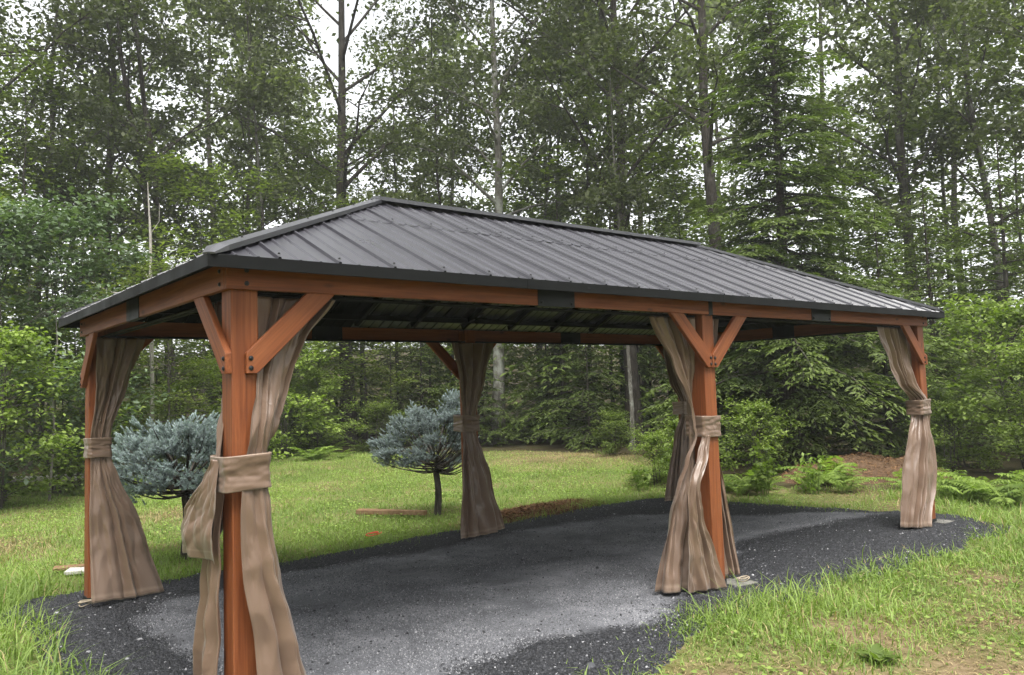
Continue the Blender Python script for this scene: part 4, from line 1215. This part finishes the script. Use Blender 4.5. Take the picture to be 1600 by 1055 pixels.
SG = 'shrubs along the edge of the lawn'
for i, (xy, s, k, lab) in enumerate([
    ((0.5, 11.6), 1.05, 2, 'tall greyish leaved bush behind the rear corner post at the left'),
    ((1.8, 13.3), 1.1, 2, 'greyish bush just behind the left end of the gazebo'),
    ((0.2, 10.4), .95, 0, 'bright green bush at the left edge of the picture'),
    ((1.3, 12.4), .9, 3, 'bush above the pile of pale boards'),
    ((2.4, 15.2), .9, 0, 'bush just left of the rear corner curtain'),
    ((4.6, 15.8), .9, 0, 'bush behind the larger blue spruce'),
    ((7.1, 15.8), .95, 3, 'broad leaved bush right of the nearest post at the lawn edge'),
    ((8.0, 16.0), .8, 0, 'bush by the foot of the thick straight oak'),
    ((9.6, 15.4), .8, 1, 'low yellow green bush left of the smaller spruce'),
    ((6.4, 16.4), .9, 1, 'low bush right of the larger spruce at the lawn edge'),
    ((9.0, 4.5), .62, 1, 'small leafy bush left of the rear far curtain by the gravel'),
    ((8.3, 4.6), .5, 1, 'knee high bush at the far corner of the lawn beside the mulch'),
    ((10.4, 4.2), .75, 1, 'fresh green bush just right of the front middle post'),
    ((13.0, 1.0), .8, 3, 'bush right of the far front corner post'),
    ((15.0, 1.0), .9, 0, 'bush at the right edge above the ferns'),
    ((12.6, 1.9), .7, 1, 'low bush behind the far front curtain beside the mound'),
    ((13.7, 2.3), .8, 1, 'low bush in the shade right of the far front post'),
    ((12.2, .2), .7, 0, 'leafy bush behind the ferns near the right edge'),
    ((11.9, 8.9), .6, 1, 'low bush at the lawn edge beside the moss patch'),
]):
    place('bush', BUSH[k], xy, s, lab, 'bush', SG)

FG = 'ferns at the edge of the gravel and lawn'
fern_spots = []
for (cx, cy, n, sp, where) in ((9.0, 3.0, 6, .55, 'in the clump beside the front middle post'), (9.9, 1.8, 6, .6, 'in front of the dirt mound'), (9.95, .1, 12, .5, 'in the bank beyond the far front post'),
                        (8.0, 15.2, 9, 1.1, 'in the strip along the lawn\'s far edge'), (5.2, 15.6, 4, .8, 'behind the larger spruce')):
    pts = []
    for k in range(n):
        a = rnd.uniform(0, 6.28); d = sp * math.sqrt(rnd.random()) * 1.6
        x, y = cx + math.cos(a) * d, cy + math.sin(a) * d
        if pad_d(np.array([[x, y]]))[0] > 0.3: pts.append((x, y))
    pts.sort(key=lambda p: math.atan2(p[0] + 1.36, p[1] + 3.84))
    words = ['leftmost', 'second from left', 'third from left', 'fourth from left', 'fifth from left', 'sixth from left', 'seventh from left', 'eighth from left', 'ninth from left', 'tenth from left', 'eleventh from left', 'twelfth from left']
    for k, (x, y) in enumerate(pts):
        o = empty('fern', (x, y, -.04), rnd.uniform(0, 6.28), rnd.uniform(.6, 1.0))
        tag(o, ('rightmost' if k == len(pts) - 1 else words[k]) + ' pale green fern ' + where, 'fern', 'ferns ' + where)
        link(bpy.data.objects.new('fronds', FERN[rnd.randrange(3)]), o)

# dead snag and sapling stems
def snag():
    A = Acc()
    P = np.array([(0, 0, 0), (.02, 0, 2), (-.03, .02, 4), (-.02, 0, 5.2), (-.10, .03, 6.5)])
    V, Q = tube_np(P, [.052, .046, .040, .030, .008], 7); A.add(V, Q)
    for pts, r0 in (([( -.03, .02, 4.1), (-.5, -.1, 3.95), (-1.0, .1, 4.05), (-1.55, .3, 4.35)], .03), ([(0, 0, 4.2), (-.15, 0, 4.45), (-.24, 0, 4.6)], .02), ([(-.02, 0, 4.0), (.5, .1, 4.3), (.9, .1, 5.0)], .02),
                    ([(-.5, -.1, 3.95), (-.8, 0, 3.8), (-1.3, 0, 3.9)], .015), ([(-.03, 0, 5.3), (.15, .05, 5.6), (.18, 0, 6.0)], .010)):
        V, Q = tube_np(np.array(pts), np.linspace(r0, .005, len(pts)), 5); A.add(V, Q)
    return A.mesh('dead_snag', MAT['dead_wood'], True)
o = link(bpy.data.objects.new('dead_snag', snag())); o.location = (3.6, 14.9, -.05); o.rotation_euler = (0, 0, -.68)
tag(o, 'bleached dead sapling with bare bent branches above the gazebo\'s left eave', 'dead tree')
o = link(bpy.data.objects.new('bare_stem', np_mesh('bare_stem', *tube_np(np.array([(0, 0, 0), (.06, 0, 1.2), (.03, .03, 2.0), (.1, .02, 2.6), (.07, 0, 3.1)]), [.022, .019, .016, .012, .005], 6), None, None, MAT['bark_pale'], True)))
o.location = (1.05, 11.2, -.05); tag(o, 'thin pale bare stem left of the rear corner post', 'sapling')

# ------------------------------------------------------------------ dwarf blue spruces grafted on bare stems
def spruce(seed, Rc, zc, hz_up, hz_dn, stem_h, nshoot, gapdir=None):
    r = np.random.RandomState(seed)
    W_, Lf = Acc(), Acc()
    q = np.linspace(0, 1, 6)
    V, Q = tube_np(np.column_stack([.02 * np.sin(q * 4), .015 * np.sin(q * 5 + 1), q * stem_h - .04]), .052 - .012 * q, 9); W_.add(V, Q)
    tips, dirs, tn = [], [], []
    nfan = 140
    ph = r.uniform(0, 6.28, 6)
    for i in range(nfan):
        az = i * 2.399 + r.uniform(-.3, .3)
        f = (i + .5) / nfan
        tier = (int(f * 7) + .5) / 7
        el = -0.80 + 2.15 * (tier * .8 + f * .2) + .16 * math.sin(2 * az + 9 * tier) + r.uniform(-.05, .05)   # loose tiers from under the rim up over the top
        lob = 1 + .16 * math.sin(3 * az + ph[0]) + .12 * math.sin(5 * az + ph[1] + 3 * el) + .07 * math.sin(8 * az + ph[2] - 5 * el)
        depth = r.choice((1.02, 1.0, .95, .86, .74))
        lx = Rc * lob * depth * abs(math.cos(el)) ** .62
        zz = zc + (hz_up if el > 0 else hz_dn) * math.sin(el) * (.9 + .14 * math.sin(4 * az + ph[3])) * (depth if el > 0 else 1) + r.uniform(-.03, .03)
        if gapdir is not None:
            g = math.cos(az - gapdir)
            lx *= 1 - .30 * max(0, g); zz += .10 * g * max(0, math.sin(el))
        end = np.array([math.cos(az) * lx, math.sin(az) * lx, zz])
        bare = gapdir is not None and math.cos(az - gapdir) > -.1 and f < .50
        s = np.array([0, 0, stem_h - .05 + .2 * f])
        P = s + np.outer(q, end - s); P[:, 2] -= 0.06 * np.sin(np.pi * q)
        if i % 3 == 0 or bare:
            V, Q = tube_np(P, .014 * (1 - .75 * q), 5); W_.add(V, Q)
        if bare and r.rand() < .72: continue
        h = np.array([math.cos(az), math.sin(az), 0]); sd_ = np.array([-h[1], h[0], 0])
        d0 = h * (.55 + .45 * math.cos(el)) + np.array([0, 0, .12 + .55 * max(0, math.sin(el))]); d0 /= np.linalg.norm(d0)
        bt = r.uniform(-.12, .12)
        for j in range(int(nshoot / nfan)):
            u = r.uniform(-.15, .06); sv = r.uniform(-.105, .105)
            b0 = end + d0 * (u - abs(sv) * .5) + sd_ * sv + np.array([0, 0, r.uniform(-.03, .045)])
            dd = d0 * r.uniform(.3, 1) + sd_ * (sv * 6 + r.uniform(-.8, .8)) + np.array([0, 0, r.uniform(-.1, .9)])
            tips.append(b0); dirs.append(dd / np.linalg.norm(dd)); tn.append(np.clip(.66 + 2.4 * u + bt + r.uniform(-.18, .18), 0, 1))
    B = np.array(tips); D = np.array(dirs); T = np.array(tn)
    n = len(B); k = 24
    ln = r.uniform(.035, .075, n)
    ref = np.where(np.abs(D[:, 2:3]) < .9, np.array([[0, 0, 1.0]]), np.array([[1.0, 0, 0]]))
    a1 = np.cross(D, ref); a1 /= np.linalg.norm(a1, axis=1)[:, None]; a2 = np.cross(D, a1)
    th = np.arange(k) * 2.399; u = (np.arange(k) + .5) / k
    tha = th[None, :] + r.uniform(0, 6.28, (n, 1))
    rad = np.cos(tha)[..., None] * a1[:, None] + np.sin(tha)[..., None] * a2[:, None]
    base = B[:, None] + D[:, None] * (u[None, :, None] * ln[:, None, None])
    nd = rad * (1 - .55 * u)[None, :, None] + D[:, None] * (.45 + .7 * u)[None, :, None]
    nd /= np.linalg.norm(nd, axis=2)[..., None]
    nl = .024 * r.uniform(.8, 1.2, (n, k, 1))
    wv = np.cross(nd, D[:, None] + .01) ; wv /= np.linalg.norm(wv, axis=2)[..., None] + 1e-6
    V = np.stack([base - wv * .0045, base + wv * .0045, base + nd * nl], 2).reshape(-1, 3)
    F = np.arange(n * k * 3).reshape(-1, 3)
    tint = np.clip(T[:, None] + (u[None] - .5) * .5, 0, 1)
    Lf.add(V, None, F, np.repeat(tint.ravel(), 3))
    return W_, Lf
w, l = spruce(7, .72, .90, .46, .38, .66, 4000)
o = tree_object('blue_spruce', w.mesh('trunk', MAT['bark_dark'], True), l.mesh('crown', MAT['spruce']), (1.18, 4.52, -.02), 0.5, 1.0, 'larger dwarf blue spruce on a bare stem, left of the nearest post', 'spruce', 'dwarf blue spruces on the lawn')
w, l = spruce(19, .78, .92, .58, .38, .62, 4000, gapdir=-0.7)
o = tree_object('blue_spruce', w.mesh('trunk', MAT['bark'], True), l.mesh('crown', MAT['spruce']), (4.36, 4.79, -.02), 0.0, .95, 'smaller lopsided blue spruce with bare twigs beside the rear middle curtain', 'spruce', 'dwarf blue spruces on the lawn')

# ------------------------------------------------------------------ far wood behind the first rows
def far_wood(seed):
    r = np.random.RandomState(seed)
    T_, Lo, Hm, Mp = Acc(), Acc(), Acc(), Acc()
    def put(key, acc, xy, s, thin, grow):
        w, l = SRC[key]
        a = r.uniform(0, 6.28); c, si = math.cos(a), math.sin(a)
        rot = np.array([[c, -si, 0], [si, c, 0], [0, 0, 1]])
        V, Q, A = w.V[0], w.Q[0], w.A[0]; T_.add(V @ rot.T * s + [xy[0], xy[1], -.05], Q, None, A)     # main stem only, this far off
        V, Q, T, A = l.arrays()
        V = V.reshape(-1, 4, 3); A = A.reshape(-1, 4)
        k = r.rand(len(V)) < thin
        V = V[k]; A = A[k]; cc = V.mean(1, keepdims=True); V = cc + (V - cc) * grow
        n = len(V)
        acc.add(V.reshape(-1, 3) @ rot.T * s + [xy[0], xy[1], -.05], np.arange(4 * n).reshape(n, 4), None, A.ravel())
    cx, cy = -1.36, -3.84
    for ring, n, d0, d1 in ((0, 12, 30, 38), (1, 8, 40, 52)):
        for i in range(n):
            b = 0.6839 + R(-47 + 94 * (i + r.uniform(.1, .9)) / n); d = r.uniform(d0, d1)
            put(r.choice(['oak0', 'oak1', 'oak2', 'oak3']), Lo, (cx + math.sin(b) * d, cy + math.cos(b) * d), r.uniform(.9, 1.1), .30, 2.1)
    for i in range(46):
        b = 0.6839 + R(-46 + 92 * (i + r.rand()) / 46); d = r.uniform(24, 42)
        put(r.choice(['maple0', 'maple1', 'maple2']), Mp, (cx + math.sin(b) * d, cy + math.cos(b) * d), r.uniform(.8, 1.3), .5, 1.5)
    for i in range(38):
        b = 0.6839 + R(-46 + 92 * (i + r.rand()) / 38); d = r.uniform(23, 34)
        put(r.choice(['hem1', 'hem2']), Hm, (cx + math.sin(b) * d, cy + math.cos(b) * d), r.uniform(.8, 1.4), .35, 1.7)
    for i in range(22):       # unseen trees added behind the photographer to cut low sky light
        b = 0.6839 + R(58 + 244 * (i + r.uniform(.2, .8)) / 22); d = r.uniform(17, 26)
        put(r.choice(['oak0', 'oak1', 'oak2', 'oak3']), Lo, (cx + math.sin(b) * d, cy + math.cos(b) * d), r.uniform(.9, 1.1), .16, 2.6)
        b += R(5); d += r.uniform(-3, 2)
        put(r.choice(['maple0', 'maple1', 'hem1']), Mp, (cx + math.sin(b) * d, cy + math.cos(b) * d), r.uniform(.9, 1.3), .35, 2.3)
        b += R(4); d += r.uniform(-2, 4)
        put(r.choice(['hem1', 'hem2', 'maple1']), Hm, (cx + math.sin(b) * d, cy + math.cos(b) * d), r.uniform(1.0, 1.4), .2, 2.6)
    A = Acc(); mats = []; ms = []
    me_parts = []
    V, Q, MI, AT, n = [], [], [], [], 0
    for mi, acc in enumerate((T_, Lo, Mp, Hm)):
        v, q, t, a = acc.arrays()
        V.append(v); Q.append(q + n); MI.append(np.full(len(q), mi, np.int32)); AT.append(a); n += len(v)
    me = np_mesh('far_wood', np.concatenate(V), np.concatenate(Q), None, {'tint': np.concatenate(AT)})
    for m in ('bark_dark', 'oak', 'maple', 'hemlock'): me.materials.append(MAT[m])
    me.polygons.foreach_set('material_index', np.concatenate(MI))
    return me
tag(link(bpy.data.objects.new('forest', far_wood(77))), 'deep green woodland massed behind the first rows of trees, plus an added unseen ring blocking low light', 'forest', kind='stuff')

# ------------------------------------------------------------------ grass
def blades(P, h, wd, r, bend=.6, segs=2):
    n = len(P)
    a = r.uniform(0, 6.28, n); d = np.column_stack([np.cos(a), np.sin(a), np.zeros(n)]); s = np.column_stack([-np.sin(a), np.cos(a), np.zeros(n)])
    tw = r.uniform(-.8, .8, n); sw = s * np.cos(tw)[:, None] + d * np.sin(tw)[:, None]
    b = bend * r.uniform(.2, 1.4, n)
    z0 = lawn_z(P[:, :2]) - .01
    base = np.column_stack([P, z0])
    def pt(t): return base + d * (h * b * t ** 2)[:, None] + np.column_stack([np.zeros((n, 2)), h * (t - .35 * b * t ** 2)])
    w = (wd * r.uniform(.7, 1.3, n))[:, None] * .5
    if segs == 1:
        V = np.stack([base - sw * w, base + sw * w, pt(1.0)], 1).reshape(-1, 3)
        return V, None, np.arange(3 * n).reshape(n, 3), 3
    m = pt(.55)
    V = np.stack([base - sw * w, base + sw * w, m + sw * w * .85, m - sw * w * .85, pt(1.0)], 1).reshape(-1, 3)
    i = np.arange(n)[:, None] * 5
    return V, i + np.array([[0, 1, 2, 3]]), i + np.array([[3, 2, 4]]), 5
def grass():
    r = np.random.RandomState(91)
    G, S = Acc(), Acc()
    def add(P, h, wd, bend, segs, straw=None, mul=1.0):
        sv = straw_v(P) if straw is None else np.full(len(P), straw)
        isS = r.rand(len(P)) < sv * .9
        patch = .5 + .3 * wnoise(P, 1.1, 2) + .2 * wnoise(P, 4, 17)
        for acc, k in ((G, ~isS), (S, isS)):
            if k.sum() == 0: continue
            V, Q, T, nv = blades(P[k], h[k] * np.where(isS[k], .8, 1), np.full(k.sum(), wd), r, bend, segs)
            acc.add(V, Q, T, np.repeat(np.clip(patch[k] * .7 + r.uniform(-.15, .45, k.sum()), 0, 1), nv))
    # mown lawn behind and beside the pad
    n = 330000
    P = np.column_stack([r.uniform(-3.5, 12.3, n), r.uniform(3.2, 17.2, n)])
    d = np.hypot(P[:, 0] + 1.36, P[:, 1] + 3.84); be = np.arctan2(P[:, 0] + 1.36, P[:, 1] + 3.84) - .6839
    k = (polydist(P, LAWN) < .15) & (pad_d(P) > -.03 - .22 * r.rand(n) ** 4) & (np.abs(be) < R(39)) & (r.rand(n) < np.clip((8.5 / d) ** 1.3, .25, 1)) & (r.rand(n) > .9 * bare_v(P))
    P = P[k]; d = d[k]
    hh = r.uniform(.035, .095, len(P)) * (1 + .5 * np.clip(wnoise(P, 2.1, 4), 0, 1)) * np.where(np.abs(pad_d(P)) < .35, 1.35, 1)
    add(P, hh, .011, .9, 1)
    # long grass between the pad and the photographer, and along the right side
    n = 210000
    P = np.column_stack([r.uniform(1.0, 11.5, n), r.uniform(-3.4, 2.6, n)])
    pd = pad_d(P); be = np.arctan2(P[:, 0] + 1.36, P[:, 1] + 3.84) - .6839; d = np.hypot(P[:, 0] + 1.36, P[:, 1] + 3.84)
    dens = np.clip(.68 + .40 * wnoise(P, 2.6, 14), .38, 1) * (1 - .85 * bare_v(P)) * np.clip((6.5 / d) ** 1.2, .35, 1)
    k = (pd > -.04 - .30 * r.rand(n) ** 4) & (be < R(40)) & (r.rand(n) < dens) & (polydist(P, LAWN) < .3)
    P = P[k]; pd = pd[k]
    tall = np.clip(.55 + .6 * wnoise(P, 1.7, 28), .15, 1.2)
    hh = (r.gamma(3, .022, len(P)) + .035) * tall * np.where(pd < .5, 1.15, 1) * (1 + .6 * np.clip((P[:, 0] - 5) / 3, 0, 1))
    add(P, hh, .0075, 1.0, 2, straw=.10)
    # tussock in the lower left corner
    n = 17000
    P = np.column_stack([r.uniform(-1.9, -.1, n), r.uniform(.6, 4.6, n)])
    pd = pad_d(P); k = (pd > -.03) & (r.rand(n) < np.clip(.5 + .5 * wnoise(P, 2.2, 33), .15, 1))
    P = P[k]; hh = (r.gamma(3, .04, len(P)) + .06)
    add(P, hh, .008, 1.1, 2, straw=.06)
    # fine clover and weed leaves in the turf
    V, Q, MI, AT, n0 = [], [], [], [], 0
    n = 44000
    P = np.column_stack([r.uniform(-2, 11, n), r.uniform(-3, 14, n)])
    k = (pad_d(P) > .03) & (polydist(P, LAWN) < 0) & (wnoise(P, 2.3, 19) > -.2); P = P[k]
    C = np.column_stack([P, lawn_z(P) + r.uniform(.015, .05, len(P))])
    v, q = leaf_quads(C, .032, r, .75, .8); G.add(v, q, None, np.repeat(r.uniform(.3, 1, len(P)), 4))
    # straw and dead bits lying on the bare spots and thatch
    n = 60000
    P = np.column_stack([r.uniform(1, 10.5, n), r.uniform(-3.3, 2.4, n)])
    k = (pad_d(P) > .02) & (r.rand(n) < np.clip(.25 + bare_v(P), 0, 1)); P = P[k]
    C = np.column_stack([P, lawn_z(P) + r.uniform(.0, .015, len(P))])
    v, q = leaf_quads(C, .05, r, .85, .09, None, 0.0); S.add(v, q, None, np.repeat(r.uniform(0, 1, len(P)) ** 2, 4))
    vs, tot = [], 0
    Vv, QQ, TT, A_, mi_q, mi_t = [], [], [], [], [], []
    for mi, acc in enumerate((G, S)):
        v, q, t, a = acc.arrays()
        Vv.append(v); A_.append(a)
        if q is not None: QQ.append(q + tot); mi_q.append(np.full(len(q), mi, np.int32))
        if t is not None: TT.append(t + tot); mi_t.append(np.full(len(t), mi, np.int32))
        tot += len(v)
    me = np_mesh('grass', np.concatenate(Vv), np.concatenate(QQ), np.concatenate(TT), {'tint': np.concatenate(A_)})
    me.materials.append(MAT['grass']); me.materials.append(MAT['straw'])
    me.polygons.foreach_set('material_index', np.concatenate(mi_q + mi_t))
    return me
tag(link(bpy.data.objects.new('grass', grass())), 'green grass blades, long beside the pad and mown short on the lawn', 'grass', kind='stuff')

# ------------------------------------------------------------------ heaps
def heap(name, outline_c, rx, ry, h, rot, mat, label, cat, seed, litter, lmat):
    r = np.random.RandomState(seed)
    nx = 56
    X, Y = np.meshgrid(np.linspace(-1.15, 1.15, nx), np.linspace(-1.15, 1.15, nx))
    P = np.stack([X.ravel(), Y.ravel()], 1)
    P2 = P * 3 + seed
    rr = np.hypot(P[:, 0], P[:, 1]) + .13 * wnoise(P2, 1.3, seed % 20)
    Z = h * np.clip(1 - rr ** 2, -.3, 1) * (1 + .3 * wnoise(P2, 2.5, 3)) + .014 * wnoise(P2, 12, 8) - .035
    c, s = math.cos(rot), math.sin(rot)
    V = np.column_stack([P[:, 0] * rx * c - P[:, 1] * ry * s + outline_c[0], P[:, 0] * rx * s + P[:, 1] * ry * c + outline_c[1], Z])
    i = np.arange(nx - 1)[:, None] * nx + np.arange(nx - 1)[None, :]
    Q = np.stack([i, i + 1, i + nx + 1, i + nx], -1).reshape(-1, 4)
    Q = Q[(rr[Q].mean(1) < 1.1)]
    o = link(bpy.data.objects.new(name, np_mesh(name, V, Q, None, None, MAT[mat], True)))
    tag(o, label, cat, kind='stuff')
    k = r.choice(np.where(rr < 1.02)[0], litter)
    C = V[k] + r.normal(0, .03, (litter, 3)) * [1, 1, .15] + [0, 0, .012]
    v, q = leaf_quads(C, .085, r, .55, .10)
    link(bpy.data.objects.new('litter', np_mesh('litter', v, q, None, {'tint': np.repeat(r.rand(litter), 4)}, MAT[lmat])), o)['kind'] = 'stuff'
    return o
heap('mulch', (5.35, 3.95), 1.2, .40, .07, .06, 'mulch', 'low heap of brown pine needle mulch along the rear edge of the gravel', 'mulch', 5, 5200, 'needles')
heap('dirt_mound', (11.2, 2.7), 1.4, .8, .30, -.6, 'dirt', 'mound of brown dirt and needles under the hemlocks, left of the far front post', 'mound', 9, 3800, 'needles')

# weeds standing singly in the grass
for (x, y, k, s, lab) in ((8.2, 4.1, 2, .9, 'tall weed by the far end of the mulch'), (7.7, 4.35, 1, 1.2, 'weed growing just behind the mulch heap'),
                          (9.1, -.55, 2, .9, 'dark leafy weed right of the far front post at the picture edge'), (8.3, 2.6, 2, .9, 'leafy weed at the gravel edge right of the front middle post'), (8.9, 2.2, 0, 1.1, 'low weed beside the fern clump'),
                          (1.7, 14.6, 2, 1.3, 'white flowered weeds growing beside the pale boards')):
    o = empty('weed', (x, y, -.03), rnd.uniform(0, 6.28), s); tag(o, lab, 'plant', 'weeds standing in the grass')
    link(bpy.data.objects.new('leaves', WEED[k]), o)

def rosette():
    A = Acc(); r = np.random.RandomState(3)
    for i in range(8):
        az = i * 2.399; L_ = r.uniform(.13, .22); h = np.array([math.cos(az), math.sin(az), 0]); sd_ = np.array([-h[1], h[0], 0]); e = r.uniform(.5, 1.1)
        q = np.linspace(0, 1, 6); c = np.outer(L_ * q * math.cos(e) + .04 * q ** 2, h) + np.column_stack([0 * q, 0 * q, L_ * (q * math.sin(e) - .35 * q ** 2)])
        w = .045 * np.sin(np.pi * np.clip(.08 + .92 * q, 0, 1)) ** .7
        V = np.concatenate([c + np.outer(w, sd_) + [0, 0, .008], c, c - np.outer(w, sd_) + [0, 0, .008]])
        k = np.arange(5)[:, None]
        A.add(V, np.concatenate([k + [[0, 1, 7, 6]], k + [[6, 7, 13, 12]]]), None, np.full(18, r.uniform(.2, .7)))
    return A.mesh('leaves', MAT['fern'], True)
o = empty('weed', (3.05, -1.55, -.02), .4, .75); tag(o, 'broad leaved rosette weed in the near grass at the bottom of the picture', 'plant', 'weeds standing in the grass')
link(bpy.data.objects.new('leaves', rosette()), o)
_r = np.random.RandomState(8)
_v, _q = leaf_quads(_r.normal(0, 1, (260, 3)) * [.5, .5, .10] + [0, 0, .55], .05, _r, .8, .9)
o = [x for x in bpy.data.objects if x.get('label') == 'white flowered weeds growing beside the pale boards'][0]
link(bpy.data.objects.new('blossoms', np_mesh('blossoms', _v, _q, None, {'tint': np.repeat(_r.rand(260), 4)}, MAT['flower'])), o)

# ------------------------------------------------------------------ small things on the lawn
def board(name, a, b, w, h, mat, label, cat, z=0.0, group=None):
    a = Vector((*a, 0)); b = Vector((*b, 0)); L_ = (b - a).length
    bm = bmesh.new(); box_bm(bm, 0, L_, -w / 2, w / 2, 0, h, .004)
    for v in bm.verts: v.co.z += .004 * math.sin(v.co.x * 9 + v.co.y * 30)
    o = link(bpy.data.objects.new(name, bm_mesh(name, bm, MAT[mat])))
    o.location = (a.x, a.y, z); o.rotation_euler = (R(2), 0, math.atan2(b.y - a.y, b.x - a.x))
    return tag(o, label, cat, group)
board('timber', (3.66, 5.6), (4.18, 4.78), .09, .055, 'timber', 'weathered timber lying on the lawn beside the smaller spruce', 'timber', .0)
board('board', (0.12, 4.48), (0.42, 4.30), .14, .03, 'pale_board', 'short pale board on the grass by the rear corner post', 'board', .01)
board('board', (0.05, 4.72), (0.36, 4.62), .10, .025, 'timber', 'short brown board on the grass behind the pale one', 'board', .01)
for k, (a, b, z, lab) in enumerate((((.9, 14.9), (2.1, 14.0), .02, 'lowest of the pale boards piled under the bushes at left'), ((.85, 14.75), (1.9, 14.1), .075, 'topmost of the pale boards piled under the bushes at left'), ((1.9, 15.0), (2.6, 14.3), .02, 'pale board lying right of the pile under the bushes'))):
    board('board', a, b, .16, .05, 'pale_board', lab, 'board', z, 'pale boards under the bushes')
def coil(name, c, rad, n, r0, mat, label, cat, z=.02, seed=0, spread=.25):
    rr = np.random.RandomState(seed); k = 40 * n; t = np.linspace(0, 1, k)
    a = t * n * 6.283
    q = rad * (1 + spread * np.sin(a * .37 + seed) + .12 * np.sin(a * 2.1))
    P = np.column_stack([c[0] + q * np.cos(a), c[1] + q * .7 * np.sin(a), z + .012 * n * np.abs(np.sin(a * .31)) + .004])
    V, Q = tube_np(P, np.full(k, r0), 5)
    return tag(link(bpy.data.objects.new(name, np_mesh(name, V, Q, None, None, MAT[mat], True))), label, cat)
coil('cord', (2.98, 3.98), .075, 2, .005, 'red', 'tangle of red cord on the grass edge', 'cord', .015, 3)
coil('rope', (.0, 3.06), .045, 3, .005, 'rope', 'loose rope end at the foot of the rear corner post', 'rope', .006, 6)
coil('rope', (4.0, -.02), .06, 2, .004, 'rope', 'loose pale rope at the foot of the front middle post', 'rope', .004, 8)
for (x, y, lab) in ((3.95, .0, 'flat concrete paver under the front middle post'), (7.58, .02, 'flat concrete paver under the far front post')):
    bm = bmesh.new(); box_bm(bm, -.11, .11, -.11, .11, -.03, .004, .006)
    o = link(bpy.data.objects.new('paver', bm_mesh('paver', bm, MAT['paver']))); o.location = (x, y, .0); o.rotation_euler = (0, 0, rnd.uniform(-.2, .2)); tag(o, lab, 'paver', 'pavers under the posts')

# ------------------------------------------------------------------ added veil that imitates lens glare
hm, hnt, hb, hout = new_mat('glare_veil_air')
hnt.nodes.remove(hb)
pv = hnt.nodes.new('ShaderNodeVolumePrincipled')
pv.inputs['Color'].default_value = (0.93, 0.95, 0.96, 1)
pv.inputs['Density'].default_value = 0.0014
pv.inputs['Anisotropy'].default_value = 0.2
hnt.links.new(pv.outputs[0], hout.inputs['Volume'])
bm = bmesh.new(); box_bm(bm, -510, 515, -510, 515, -1.6, 27.0)
tag(link(bpy.data.objects.new('haze', bm_mesh('haze', bm, hm))), 'thin pale veil added over the clearing and the wood to imitate lens glare', 'haze', kind='stuff')
